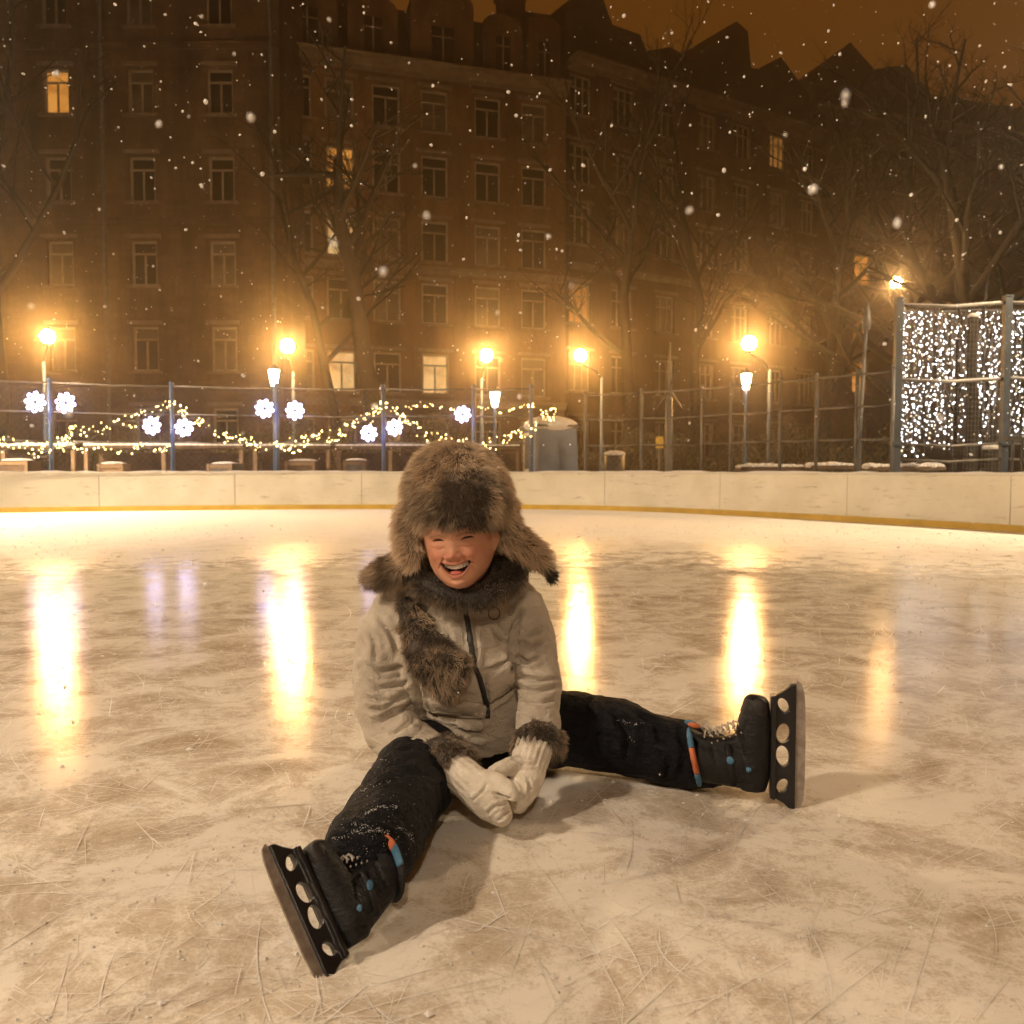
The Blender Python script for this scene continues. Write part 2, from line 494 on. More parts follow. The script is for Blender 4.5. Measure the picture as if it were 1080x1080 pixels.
def link(name, me, mats, parent=None, loc=(0, 0, 0), rotz=0.0):
    if not isinstance(mats, (list, tuple)):
        mats = [mats]
    if len(me.materials) == 0:
        for m in mats:
            me.materials.append(m)
    o = bpy.data.objects.new(name, me)
    COL.objects.link(o)
    o.location = loc
    o.rotation_euler = (0, 0, rotz)
    if parent is not None:
        o.parent = parent
    return o


def obj(name, mb, mats, parent=None, loc=(0, 0, 0), rotz=0.0, smooth=False, fix=True):
    me = mb.mesh(name, smooth)
    if fix:
        fixn(me)
    return link(name, me, mats, parent, loc, rotz)


def empty(name, loc, rotz=0.0, label=None, cat=None, group=None):
    o = bpy.data.objects.new(name, None)
    o.empty_display_size = 0.2
    COL.objects.link(o)
    o.location = loc
    o.rotation_euler = (0, 0, rotz)
    return tag(o, label, cat, group)


def copy_tree(o, parent=None):
    c = o.copy()
    COL.objects.link(c)
    if parent is not None:
        c.parent = parent
    for ch in list(o.children):
        copy_tree(ch, c)
    return c


# ------------------------------------------------------------------ the rink outline
RINK = [(-13, -6), (-13, 3), (-12.4, 7), (-10.6, 10.4), (-7.6, 12.7), (-3.8, 13.8), (0, 13.95), (2.05, 13.1), (3.5, 11.5),
        (4.5, 10.0), (5.25, 8.65), (6.0, 6.5), (6.4, 4), (6.5, -6)]


def catmull(pts, k=10):
    P = [np.array(p, float) for p in pts]
    out = []
    for i in range(len(P) - 1):
        p0, p1, p2, p3 = P[max(i - 1, 0)], P[i], P[i + 1], P[min(i + 2, len(P) - 1)]
        for j in range(k):
            t = j / k
            out.append(0.5 * ((2 * p1) + (-p0 + p2) * t + (2 * p0 - 5 * p1 + 4 * p2 - p3) * t * t + (-p0 + 3 * p1 - 3 * p2 + p3) * t ** 3))
    out.append(P[-1])
    return out


PATH = catmull(RINK, 12)


def offset_path(off):
    out = []
    for i, p in enumerate(PATH):
        t = PATH[min(i + 1, len(PATH) - 1)] - PATH[max(i - 1, 0)]
        t = t / np.linalg.norm(t)
        out.append(p + np.array((-t[1], t[0])) * off)
    return out


def on_path_px(px, off):
    """where the picture column px crosses the rink outline pushed out by off"""
    k = (px - 540) / F
    op = offset_path(off)
    best = None
    for a, b_ in zip(op[:-1], op[1:]):
        fa, fb = a[0] - k * a[1], b_[0] - k * b_[1]
        if fa * fb <= 0 and fa != fb:
            t = fa / (fa - fb)
            q = a + (b_ - a) * t
            if q[1] > 2 and (best is None or q[1] > best[1]):
                best = q
    return Vector((best[0], best[1], 0))


# ground and ice
g = MB()
g.add([(-300, -120, -0.05), (300, -120, -0.05), (300, 500, -0.05), (-300, 500, -0.05)], [(0, 1, 2, 3)])
tag(obj('ground', g, M['snow']), kind='structure')

ice = MB()
ip = [(p[0], p[1], 0) for p in offset_path(0.02)]
ice.add(ip, [tuple(range(len(ip)))])
# skate cuts: thin raised ribbons of shaved ice
r_ = random.Random(3)
for i in range(6000):
    y = 0.75 + 9.5 * r_.random() ** 1.7
    x = r_.uniform(-0.66, 0.66) * y
    a = r_.gauss(0.25, 0.75) if r_.random() < 0.7 else r_.uniform(0, math.pi)
    ln = r_.uniform(0.03, 0.20) if r_.random() < 0.93 else r_.uniform(0.2, 0.8)
    ln *= 0.7 + 0.25 * y
    cur = r_.gauss(0, 0.9) if r_.random() < 0.75 else r_.gauss(0, 4)
    wd = r_.uniform(0.0002, 0.0008) * (1.6 if r_.random() < .12 else 1) * (0.75 + 0.33 * y)
    n = 10
    z = r_.uniform(0.0008, 0.003)
    p = Vector((x, y, z))
    vs = []
    for j in range(n + 1):
        d = Vector((math.cos(a), math.sin(a), 0))
        s = Vector((-d.y, d.x, 0))
        w = wd * math.sin(math.pi * (0.06 + 0.9 * j / n)) * r_.uniform(0.5, 1.3)
        vs += [p + s * w, p - s * w]
        p = p + d * (ln / n)
        a += cur * ln / n
    ice.add(vs, [(2 * j, 2 * j + 1, 2 * j + 3, 2 * j + 2) for j in range(n)], 1)
# crumbs of shaved ice
for i in range(7000):
    y = 0.75 + 9 * r_.random() ** 1.5
    x = r_.uniform(-0.66, 0.66) * y
    s = (0.0008 + 0.0028 * r_.random() ** 2) * (0.7 + 0.3 * y) * (2.0 if r_.random() < 0.04 else 1)
    c = Vector((x, y, s * 0.4))
    vs = [c + Vector((s * r_.uniform(0.6, 1.5), 0, 0)), c + Vector((0, s * r_.uniform(0.6, 1.5), 0)), c - Vector((s, 0, 0)), c - Vector((0, s, 0)), c + Vector((0, 0, s * 0.7))]
    ice.add(vs, [(0, 1, 4), (1, 2, 4), (2, 3, 4), (3, 0, 4)], 1)
tag(obj('ice', ice, [M['ice'], M['frost']], fix=False), kind='structure')

# ------------------------------------------------------------------ rink boards
HB = 0.585
boards = empty('rink_boards', (0, 14, 0), 0, 'low cream rink boards with a yellow kick strip along the far edge of the ice', 'rink boards')


def arc_resample(path, step):
    P = np.array(path)
    d = np.r_[0, np.cumsum(np.linalg.norm(np.diff(P, axis=0), axis=1))]
    n = int(d[-1] / step)
    s = np.linspace(0, d[-1], n + 1)
    return [np.array((np.interp(q, d, P[:, 0]), np.interp(q, d, P[:, 1]))) for q in s]


def strip(mb, inner, outer, z0, z1, mat=0, wob=0.0):
    n = len(inner)
    vs = []
    for a, b_ in zip(inner, outer):
        dz = random.uniform(-wob, wob)
        vs += [(a[0], a[1], z0), (b_[0], b_[1], z0), (b_[0], b_[1], z1 + dz), (a[0], a[1], z1 + dz)]
    fs = []
    for i in range(n - 1):
        o, q = 4 * i, 4 * i + 4
        for k in range(4):
            fs.append((o + k, o + (k + 1) % 4, q + (k + 1) % 4, q + k))
    fs += [(0, 3, 2, 1), (4 * n - 4, 4 * n - 3, 4 * n - 2, 4 * n - 1)]
    mb.add(vs, fs, mat)


inn = arc_resample(offset_path(0.0), 0.20)
out = []
for i, p in enumerate(inn):
    t = inn[min(i + 1, len(inn) - 1)] - inn[max(i - 1, 0)]
    t = t / np.linalg.norm(t)
    out.append(np.array((-t[1], t[0])))


def off(i, d):
    return inn[i] + out[i] * d


PN = 10
for k in range(0, len(inn) - PN, PN):
    # leave a 6 mm seam between panels
    ids = list(range(k, k + PN + 1))
    A = [off(i, 0.0) for i in ids]; B = [off(i, 0.06) for i in ids]
    d0 = (A[1] - A[0]) / np.linalg.norm(A[1] - A[0]) * 0.004
    A[0] = A[0] + d0; B[0] = B[0] + d0; A[-1] = A[-1] - d0; B[-1] = B[-1] - d0
    mb = MB(); strip(mb, A, B, 0.0, HB)
    mb.shift((0, 14, 0))
    obj('panel', mb, M['board'], boards)
mb = MB(); ids = range(len(inn))
strip(mb, [off(i, -0.012) for i in ids], [off(i, -0.0005) for i in ids], 0.0, 0.075); mb.shift((0, 14, 0))
obj('kick_strip', mb, M['kick'], boards)
mb = MB()
strip(mb, [off(i, -0.01) for i in ids], [off(i, 0.075) for i in ids], HB + 0.003, HB + 0.018); mb.shift((0, 14, 0))
obj('top_rail', mb, M['board'], boards)
mb = MB()
strip(mb, [off(i, -0.004 + random.uniform(-.006, .004)) for i in ids], [off(i, 0.07) for i in ids], HB + 0.019, HB + 0.036, wob=0.012); mb.shift((0, 14, 0))
obj('snow_cap', mb, M['snow'], boards)
mb = MB()
strip(mb, [off(i, 0.09) for i in ids], [off(i, 0.10) for i in ids], -0.05, HB - 0.05); mb.shift((0, 14, 0))
obj('backing', mb, M['palewood'], boards)

# snow bank just behind the boards
mb = MB()
vs, fs = [], []
for i in ids:
    for d, z in ((0.15, 0.02), (0.5, 0.22 + 0.1 * noise.noise(Vector((i * .2, 3, 0)))), (1.0, 0.26 + 0.14 * noise.noise(Vector((i * .17, 9, 0)))), (1.7, -0.06)):
        q = off(i, d); vs.append((q[0], q[1], z))
for i in range(len(inn) - 1):
    for k in range(3):
        fs.append((4 * i + k, 4 * i + k + 1, 4 * i + k + 5, 4 * i + k + 4))
mb.add(vs, fs)
tag(obj('snow_bank', mb, M['snow'], smooth=True), kind='structure')


# ------------------------------------------------------------------ fences
def make_fence(name, label, pxs, offd, heights, postr, cols, top_extra=None, mesh=True):
    pts = [on_path_px(p, offd) for p in pxs]
    base = pts[0].copy()
    root = empty(name, base, 0, label, 'fence')
    hz = heights[0]
    for i, p in enumerate(pts):
        q = p - base
        mb = MB(); mb.tube([q + Vector((0, 0, -0.05)), q + Vector((0, 0, hz + 0.04))], postr, 10)
        mb.ell(q + Vector((0, 0, hz + 0.04)), postr * 1.25, 8, 6)
        obj('post', mb, M[cols], root, smooth=True)
    for z in heights:
        for a, b_ in zip(pts[:-1], pts[1:]):
            mb = MB(); sag = 0.02 * random.random()
            mb.tube([a - base + Vector((0, 0, z)), (a + b_) / 2 - base + Vector((0, 0, z - sag)), b_ - base + Vector((0, 0, z))], 0.016, 6)
            obj('rail', mb, M['rail'], root, smooth=True)
    if mesh:
        for a, b_ in zip(pts[:-1], pts[1:]):
            a2, b2 = a - base, b_ - base
            L = (b2 - a2).length
            mb = MB(); n = int(L / 0.11)
            nz = int(hz / 0.11)
            for k in range(-nz, n):
                for sgn in (1, -1):
                    u0, z0 = k * 0.11, 0.0
                    u1, z1 = u0 + hz, hz
                    if u0 < 0: z0, u0 = -u0, 0.0
                    if u1 > L: z1, u1 = z1 - (u1 - L), L
                    if z1 <= z0: continue
                    if sgn < 0: z0, z1 = hz - z0, hz - z1
                    d = (b2 - a2) / L
                    p, q = a2 + d * u0 + Vector((0, 0, z0)), a2 + d * u1 + Vector((0, 0, z1))
                    mb.tube([p, q], 0.0022, 3, caps=False)
            if mb.v:
                obj('wire_mesh', mb, M['wire'], root, fix=False)
    return root


make_fence('rink_fence', 'blue post wire fence behind the boards hung with flower lights and garlands', (-90, 55, 183, 293, 405, 500, 560), 0.7, (2.02, 1.56, 1.10), 0.035, 'bluepaint')
make_fence('rink_fence', 'grey pipe fence with three rails running right of the blue kiosk', (617, 676, 740, 770, 822, 860, 902, 940), 0.75, (1.90, 1.48, 1.05), 0.026, 'greypaint')

# tall fence on the right
tfp = [onground(944, 10.9), onground(1057, 10.75), onground(1175, 10.6)]
tf = empty('tall_fence', tfp[0], 0, 'tall blue-grey post fence in front of the white light curtains at right', 'fence')
HT = 2.74
for k, p in enumerate(tfp):
    q = p - tfp[0]
    mb = MB(); mb.box(q + Vector((0, 0, HT / 2)), (0.085, 0.085, HT + 0.1)); mb.box(q + Vector((0, 0, HT + 0.065)), (0.1, 0.1, 0.02))
    mb.box(q + Vector((0, 0, 0.98)), (0.12, 0.12, 0.05))
    obj('post', mb, M['slatepaint'], tf)
for z in (HT - 0.02, 1.78, 0.98, 0.78):
    for a, b_ in zip(tfp[:-1], tfp[1:]):
        mb = MB(); mb.tube([a - tfp[0] + Vector((0, 0, z)), (a + b_) / 2 - tfp[0] + Vector((0, 0, z - 0.035)), b_ - tfp[0] + Vector((0, 0, z))], 0.018, 6)
        obj('rail', mb, M['rail'], tf, smooth=True)
        if z > 1:
            mb = MB(); mb.tube([a - tfp[0] + Vector((0, 0, z + .022)), (a + b_) / 2 - tfp[0] + Vector((0, 0, z - 0.013)), b_ - tfp[0] + Vector((0, 0, z + .022))], (0.009), 6, jit=0.3)
            obj('snow_line', mb, M['snow'], tf, smooth=True)
for a, b_ in zip(tfp[:-1], tfp[1:]):
    mb = MB()
    for k in range(1, 30):
        p = a + (b_ - a) * (k / 30) - tfp[0]
        mb.tube([p + Vector((0, 0, 0)), p + Vector((0, 0, HT - 0.05))], 0.0018, 3, caps=False)
    for k in range(1, 45):
        z = k * 0.06
        mb.tube([a - tfp[0] + Vector((0, 0, z)), b_ - tfp[0] + Vector((0, 0, z))], 0.0018, 3, caps=False)
    obj('wire_mesh', mb, M['wire'], tf, fix=False)

# slender pole with a pointed shade by the tall fence
p = onground(903, 11.4)
pole = empty('slender_pole', p, 0, 'slender leaning grey pole with a pointed snowy tip left of the tall fence', 'pole')
mb = MB(); mb.tube([(0, 0, -.05), (0.03, 0, 1.2), (0.09, 0, 2.55)], [0.045, 0.032, 0.022], 10); obj('shaft', mb, M['greypaint'], pole, smooth=True)
mb = MB(); mb.tube([(0.09, 0, 2.50), (0.095, 0, 2.62), (0.11, 0, 2.86)], [0.055, 0.06, 0.008], 10); obj('pointed_tip', mb, M['rail'], pole, smooth=True)

# braced mast
p = onground(705, 15.6)
mast = empty('braced_mast', p, 0, 'thin mast with slanting braces at its top behind the grey fence', 'mast')
mb = MB(); mb.tube([(0, 0, -.05), (0, 0, 2.0)], [0.075, 0.06], 10); mb.tube([(0, 0, 2.0), (0, 0, 2.95)], [0.03, 0.014], 8); obj('shaft', mb, M['greypaint'], mast, smooth=True)
for sx, zz in ((-0.24, -0.35), (0.24, -0.33), (0.11, 0.38)):
    mb = MB(); mb.tube([(0, 0, 2.1), (sx, 0, 2.1 + zz)], 0.014, 6); obj('brace', mb, M['rail'], mast)


# ------------------------------------------------------------------ lamps
def make_lamp(name, label, pos, head_off, hgt, mat, rg=0.15, group='sodium street lamps round the rink'):
    root = empty(name, pos, 0, label, 'street lamp', group)
    hx = head_off
    mb = MB()
    mb.tube([(0, 0, -.05), (0, 0, 0.12)], 0.11, 12); mb.tube([(0, 0, 0.12), (0, 0, 0.9), (0, 0, hgt - 0.55)], [0.065, 0.05, 0.036], 12)
    obj('pole', mb, M['bluepaint'], root, smooth=True)
    mb = MB()
    mb.tube([(0, 0, hgt - 0.6), (hx * 0.25, 0, hgt - 0.40), (hx * 0.8, 0, hgt - 0.24), (hx, 0, hgt - rg - 0.02)], 0.022, 8)
    obj('arm', mb, M['iron'], root, smooth=True)
    mb = MB(); mb.ell((hx, 0, hgt), rg, 14, 10); obj('globe', mb, mat, root, smooth=True)
    mb = MB(); mb.tube([(hx, 0, hgt - rg - 0.06), (hx, 0, hgt - rg + 0.01)], [0.05, 0.08], 10); obj('collar', mb, M['iron'], root, smooth=True)
    return root


lamps = [(50, 355, 19.0, 0.10, 'sodium street lamp at far left above the first pair of flower lights'),
         (303, 365, 18.5, -0.12, 'sodium street lamp just right of the small lantern on the fence'),
         (513, 375, 21.0, 0.12, 'sodium street lamp above the boy, the left one of the close central pair'),
         (612, 375, 21.5, -0.55, 'sodium street lamp over the blue kiosk on a long curved arm'),
         (790, 362, 18.0, -0.45, 'sodium street lamp above the small white lantern right of the braced mast')]
for px, py, D, ho, lb in lamps:
    top = at(px, py, D)
    make_lamp('street_lamp', lb, (top.x - ho, top.y, 0), ho, top.z, M['sodium'])
t = at(945, 298, 24)
make_lamp('street_lamp', 'small distant street lamp glowing above the corner of the tall fence', (t.x - 0.25 + 0.5, t.y, 0), -0.25, t.z, M['sodium_far'], 0.15)
# unseen lamps added outside the frame to light child, ice and boards
for x, y, z, mt, lb in ((-4.6, -1.2, 4.6, 'flood', 'street lamp behind the photographer at the left'), 
                        (-11.0, 10.8, 5.4, 'rim', 'street lamp on the left side of the rink'), (7.6, 8.3, 5.4, 'rim_right', 'street lamp on the right side of the rink'),
                        (-8.5, -3.0, 5.2, 'flood', 'street lamp far back at the near left corner of the rink'), (0.4, -6.5, 5.6, 'flood', 'street lamp straight behind the photographer')):
    lp_ = make_lamp('street_lamp', lb, (x, y, 0), 0.1, z, M[mt], 0.18)
    mb = MB(); mb.tube([(0.1, 0, z + .30), (0.1, 0, z + .26), (0.1, 0, z - .16)], [.04, .10, .37], 20, caps=False); mb.tube([(0.1, 0, z + .30), (0.1, 0, z + .32)], [.045, .02], 12)
    obj('shade', mb, M['rail'], lp_, smooth=True, fix=False)  # hood added to keep the unseen lamps' light off the upper facades


def make_lantern(label, p, h):
    root = empty('lantern_post', p, 0, label, 'lantern', 'small white lanterns on posts')
    mb = MB(); mb.tube([(0, 0, -.05), (0, 0, h - 0.16)], [0.04, 0.025], 8); obj('pole', mb, M['bluepaint'], root, smooth=True)
    mb = MB(); mb.tube([(0, 0, h - 0.15), (0, 0, h + 0.13)], [0.055, 0.10], 6); obj('lamp_glass', mb, M['lantern_glass'], root)
    mb = MB(); mb.tube([(0, 0, h + 0.132), (0, 0, h + 0.19), (0, 0, h + 0.24)], [0.125, 0.07, 0.012], 6); obj('cap', mb, M['iron'], root)
    return root


for px, py, D, lb in ((289, 398, 15.4, 'small white lantern on a blue post under the second sodium lamp'),
                      (787, 402, 16.0, 'small white lantern right under the rightmost large sodium lamp'),
                      (522, 421, 17.0, 'small white lantern low beside the flower light behind the hat')):
    c = at(px, py, D)
    make_lantern(lb, (c.x, c.y, 0), c.z)


# ------------------------------------------------------------------ flower lights
def petal_mesh():
    mb = MB()
    pts = []
    for k in range(13):
        a = 2 * math.pi * k / 12
        pts.append((0.030 * math.sin(a), 0, 0.118 + 0.042 * -math.cos(a)))
    mb.tube(pts, 0.0065, 6, ref=(0, 1, 0), caps=False)
    return mb.mesh('petal', True)


PET = petal_mesh(); PET.materials.append(M['led'])
mbc = MB()
mbc.tube([(0.05 * math.cos(2 * math.pi * k / 16), 0, 0.05 * math.sin(2 * math.pi * k / 16)) for k in range(17)], 0.008, 6, ref=(0, 1, 0), caps=False)
RING = mbc.mesh('led_ring', True); RING.materials.append(M['led'])
mbh = MB(); mbh.tube([(0, 0.02, 0), (0, 0.035, 0)], 0.09, 10)
HUB = mbh.mesh('hub', False); HUB.materials.append(M['iron'])


def flower(px, py, D, label, s=1.0):
    root = empty('flower_light', at(px, py, D), random.uniform(-.15, .15), label, 'light', 'white flower shaped lights on the blue fence')
    root.scale = (s, s, s)
    root.rotation_euler = (0, random.uniform(-.3, .3), random.uniform(-.1, .1))
    for nm, me in (('led_ring', RING), ('hub', HUB)):
        o = bpy.data.objects.new(nm, me); COL.objects.link(o); o.parent = root
    for k in range(8):
        o = bpy.data.objects.new('petal', PET); COL.objects.link(o); o.parent = root
        o.rotation_euler = (0, 2 * math.pi * k / 8, 0)
    return root


def fd(px):
    return on_path_px(px, 0.55).y - 0.05


flower(37, 424, fd(37), 'white flower light left of the pole of the far left street lamp')
flower(69, 425, fd(69), 'white flower light right of the pole of the far left street lamp')
flower(160, 449, fd(160), 'white flower light left of the blue post under the first garland peak', .9)
flower(194, 451, fd(194), 'white flower light right of the blue post under the first garland peak', .9)
flower(279, 431, fd(279), 'white flower light left of the post with the small lantern', .95)
flower(311, 433, fd(311), 'white flower light right of the post with the small lantern', .95)
flower(389, 457, fd(389), 'white flower light low on the left of the post near the hat', .85)
flower(416, 451, fd(416), 'white flower light right of the post near the hat, just above the fur', .85)
flower(488, 437, fd(488), 'lone white flower light above the right side of the hat', .85)

# ------------------------------------------------------------------ garlands
mbb = MB(); mbb.ell((0, 0, 0), 1.0, 6, 4)
BULB = mbb.mesh('bulb', True); BULB.materials.append(M['bulb_warm'])


def garland(label, pts, D, nb, spread, strands=3):
    P = [at(x, y, D(x)) for x, y in pts]
    base = Vector((P[0].x, P[0].y, P[0].z))
    root = empty('light_garland', base, 0, label, 'garland', 'warm light garlands on the fence')
    mb = MB()
    lines = []
    for s in range(strands):
        q = []
        for i in range(len(P) - 1):
            for k in range(8):
                t = k / 8
                a = P[i].lerp(P[i + 1], t)
                a = a + Vector((0, random.uniform(-.05, .05), -0.10 * math.sin(math.pi * t) + (s - 0.5 * (strands - 1)) * spread * .75 * (0.35 + math.sin(math.pi * t)) + random.uniform(-.02, .02)))
                q.append(a - base)
        q.append(P[-1] - base)
        lines.append(q)
        mb.tube(q, 0.005, 4, caps=False)
    obj('cable', mb, M['wire'], root, fix=False)
    for k in range(int(nb * 1.2)):
        q = random.choice(lines)
        i = random.randrange(len(q) - 1)
        a = q[i].lerp(q[i + 1], random.random())
        o = bpy.data.objects.new('bulb', BULB); COL.objects.link(o); o.parent = root
        o.location = a + Vector((random.uniform(-.03, .03), random.uniform(-.05, .05), random.gauss(0, .025)))
        r = 0.0055 + 0.0075 * random.random() ** 1.5
        o.scale = (r, r, r * 1.2)


DG = lambda x: on_path_px(max(-60, min(x, 600)), 0.62).y
garland('warm light garland at far left drooping low beside the first blue post', [(-30, 455), (20, 467), (62, 469)], DG, 55, .10)
garland('warm light garland rising from the first post to the first peak', [(62, 470), (75, 452), (120, 445), (183, 424)], DG, 75, .10)
garland('warm light garland falling from the first peak toward the lantern post', [(183, 424), (215, 443), (258, 464), (293, 468)], DG, 60, .07)
garland('warm light garland climbing from the lantern post to the second peak', [(293, 468), (330, 460), (370, 448), (405, 424)], DG, 80, .09)
garland('warm light garland falling from the second peak to behind the hat', [(405, 424), (430, 442), (460, 459), (492, 466)], DG, 55, .08)
garland('warm light garland along the rail from the second peak to the kiosk', [(405, 424), (450, 425), (505, 428), (560, 427), (586, 430)], DG, 45, .04, 1)
garland('warm light garland at the left edge of the blue kiosk', [(506, 466), (545, 456), (572, 438), (588, 430)], DG, 50, .09)
garland('warm light garland low along the rail between first post and first peak', [(62, 462), (110, 472), (150, 468), (183, 470)], DG, 35, .04, 1)

# ------------------------------------------------------------------ light curtains
mbw = None


def curtain(label, px0, px1, D, py0, py1, ns):
    a, b_ = at(px0, py0, D), at(px1, py0, D)
    zb = at(px0, py1, D).z
    root = empty('light_curtain', a, 0, label, 'light curtain', 'white light curtains behind the tall fence')
    mb = MB(); mb.tube([(0, 0, 0), (b_ - a) / 2 + Vector((0, 0, -.03)), b_ - a], 0.008, 5); obj('top_cable', mb, M['wire'], root)
    for k in range(ns):
        q = (b_ - a) * ((k + 0.5) / ns) + Vector((random.uniform(-.015, .015), random.uniform(-.06, .06), 0))
        ln = (a.z - zb) * random.uniform(0.86, 1.03)
        mb = MB()
        mb.tube([q, q + Vector((0.01, 0, -ln / 2)), q + Vector((0, 0, -ln))], 0.003, 3, caps=False, mat=0)
        z = random.uniform(0.02, 0.12)
        while z < ln:
            if random.random() < 0.9:
                mb.ell(q + Vector((random.uniform(-.025, .025), random.uniform(-.05, .05), -z)), 0.0040 + 0.0058 * random.random() ** 2, 6, 5, 1 if random.random() < .7 else 2)
            z += random.uniform(0.05, 0.13)
        obj('light_strand', mb, [M['wire'], M['bulb_white'], M['bulb_cream']], root, smooth=True, fix=False)


curtain('curtain of white bulbs in the first bay of the tall fence', 949, 1019, 12.2, 327, 478, 32)
curtain('curtain of white bulbs in the last bay, right of the snowy tree trunk', 1023, 1112, 12.0, 326, 476, 40)


# ------------------------------------------------------------------ trees
def tree(label, base, h, r0, seed, lean=(0, 0), depth=4, spread=0.55, first=0.35, twigs=True, group='bare winter trees round the rink', snow=False, nb=7):
    rd = random.Random(seed)
    root = empty('bare_tree', base, 0, label, 'tree', group)
    tr, cr, sn = MB(), MB(), MB()

    def grow(p, d, ln, r, lev):
        pts, rad = [p], [r]
        seg = 5 if lev < 2 else 3
        q, dd = p, d
        for k in range(seg):
            dd = (dd + Vector((rd.gauss(0, .10), rd.gauss(0, .10), rd.gauss(0.03, .06)))).normalized()
            q = q + dd * (ln / seg)
            pts.append(q); rad.append(max(r * (1 - 0.62 * (k + 1) / seg), 0.004))
        (tr if lev == 0 else cr).tube(pts, rad, 9 if lev == 0 else (6 if lev == 1 else 4 if lev == 2 else 3), caps=lev == 0)
        if lev >= depth:
            return
        n = nb if lev == 0 else (5 if lev < 3 else 4)
        for k in range(n):
            t = (first + (1 - first) * (k + rd.random()) / n) if lev == 0 else 0.25 + 0.75 * (k + rd.random()) / n
            i = min(int(t * seg), seg - 1)
            pp = pts[i].lerp(pts[i + 1], t * seg - i)
            ax = Vector((rd.gauss(0, 1), rd.gauss(0, 1), rd.gauss(0.25, .35))).normalized()
            nd = (dd * (1 - spread) + ax * spread * 1.25 + Vector((0, 0, .12))).normalized()
            rr = rad[i] * (0.62 if lev == 0 else 0.6)
            grow(pp, nd, ln * rd.uniform(0.38, 0.6) * (1.0 if lev == 0 else 1.1) * (1.15 - 0.5 * t), rr, lev + 1)

    grow(Vector((0, 0, -.05)), Vector((lean[0], lean[1], 1)).normalized(), h, r0, 0)
    obj('trunk', tr, M['bark'], root, smooth=True)
    obj('crown', cr, M['bark'], root, smooth=True, fix=False)
    return root


tree('tall bare tree with a straight dark trunk before the middle house, left of the hat', onground(405, 24), 9.5, 0.32, 11, (0.0, 0), 4, first=.45)
tree('bare tree with a thinner trunk beside the tall one, nearer the left house', onground(368, 28), 10.5, 0.20, 12, (-0.04, 0), 4, first=.4)
tree('large bare tree at the left edge of the picture beside the lit window', onground(-8, 24), 13.5, 0.30, 13, (0.02, 0), 4, first=.25)
tree('bare tree rising behind the two central street lamps', onground(655, 29), 11, 0.25, 14, (0.02, 0), 4, first=.4)
tree('bare tree behind the lamp with the small lantern', onground(730, 32), 11.5, 0.25, 15, (0.02, 0), 4, first=.35)
tree('dense bare tree right of the lit house windows', onground(960, 27), 10.5, 0.26, 16, (0.03, 0), 4, .6, .25, nb=9)
tree('dense bare tree behind the second light curtain', onground(1050, 24), 10.0, 0.28, 17, (0.0, 0), 4, .6, .25, nb=9)
tree('broad bare tree leaving the frame at the right edge', onground(1130, 26), 11.5, 0.28, 18, (-0.06, 0), 4, .6, .25, nb=9)
tree('bare tree in the dark gap beyond the slender pole', onground(868, 30), 10.0, 0.22, 19, (0.03, 0), 4, .6, .3, nb=8)


# pollarded trunks standing among the light curtains
def stub(label, px, D, h, r, seed, lean=0.0):
    rd = random.Random(seed)
    p = onground(px, D)
    root = empty('tree_trunk', p, 0, label, 'tree', 'trunks by the light curtains')
    mb = MB(); pts = [(lean * k / 6 + rd.gauss(0, .012), rd.gauss(0, .012), -.05 + h * k / 6) for k in range(7)]
    mb.tube(pts, [r * (1.35 - 0.1 * k) if k < 2 else r * (1.1 - 0.05 * k) for k in range(7)], 10, jit=.06); obj('trunk', mb, M['bark'], root, smooth=True)
    mb = MB()
    for k in range(3):
        z = h * rd.uniform(.55, .9)
        a = rd.uniform(-1, 1)
        mb.tube([(lean * z / h, 0, z), (lean * z / h + .25 * a, .05, z + .4), (lean * z / h + .4 * a, .1, z + 1.0)], [r * .4, r * .3, r * .12], 6)
    obj('branch', mb, M['bark'], root, smooth=True)
    mb = MB(); mb.ell(pts[-1], (r * .95, r * .95, r * .5), 10, 6); obj('snow_cap', mb, M['snow'], root, smooth=True)


stub('thick snow topped trunk between the two light curtains', 1022, 11.7, 2.78, 0.08, 4, .0)
stub('thin dark trunk in front of the first light curtain', 1003, 11.9, 2.5, 0.035, 5, .05)
stub('short stout stump with snow at the foot of the second light curtain', 1042, 11.6, 1.0, 0.11, 6, .02)

# ------------------------------------------------------------------ kiosk, counters, snowy benches, hedges, bins
kp = onground(581, 15.6)
kiosk = empty('kiosk', kp, R(14), 'small blue kiosk with a snowy roof and a pale doorway behind the boards', 'kiosk')
mb = MB()
mb.add([(-.42, -.42, -.05), (.42, -.42, -.05), (.42, .42, -.05), (-.42, .42, -.05), (-.40, -.40, 1.36), (.36, -.38, 1.40), (.36, .38, 1.40), (-.40, .40, 1.36)],
       [(0, 3, 2, 1), (4, 5, 6, 7), (0, 1, 5, 4), (1, 2, 6, 5), (2, 3, 7, 6), (3, 0, 4, 7)])
obj('wall', mb, M['kioskblue'], kiosk)
mb = MB(); mb.box((-.015, 0, 1.425), (.90, .90, .04)); obj('roof', mb, M['greypaint'], kiosk)
mb = MB(); mb.ell((-.01, 0, 1.446), (.50, .50, .17), 20, 10); obj('snow_cap', mb, M['snow'], kiosk, smooth=True)
mb = MB(); mb.box((-.42, 0, .62), (.03, .05 * 8, 1.2)); obj('door', mb, M['greypaint'], kiosk)
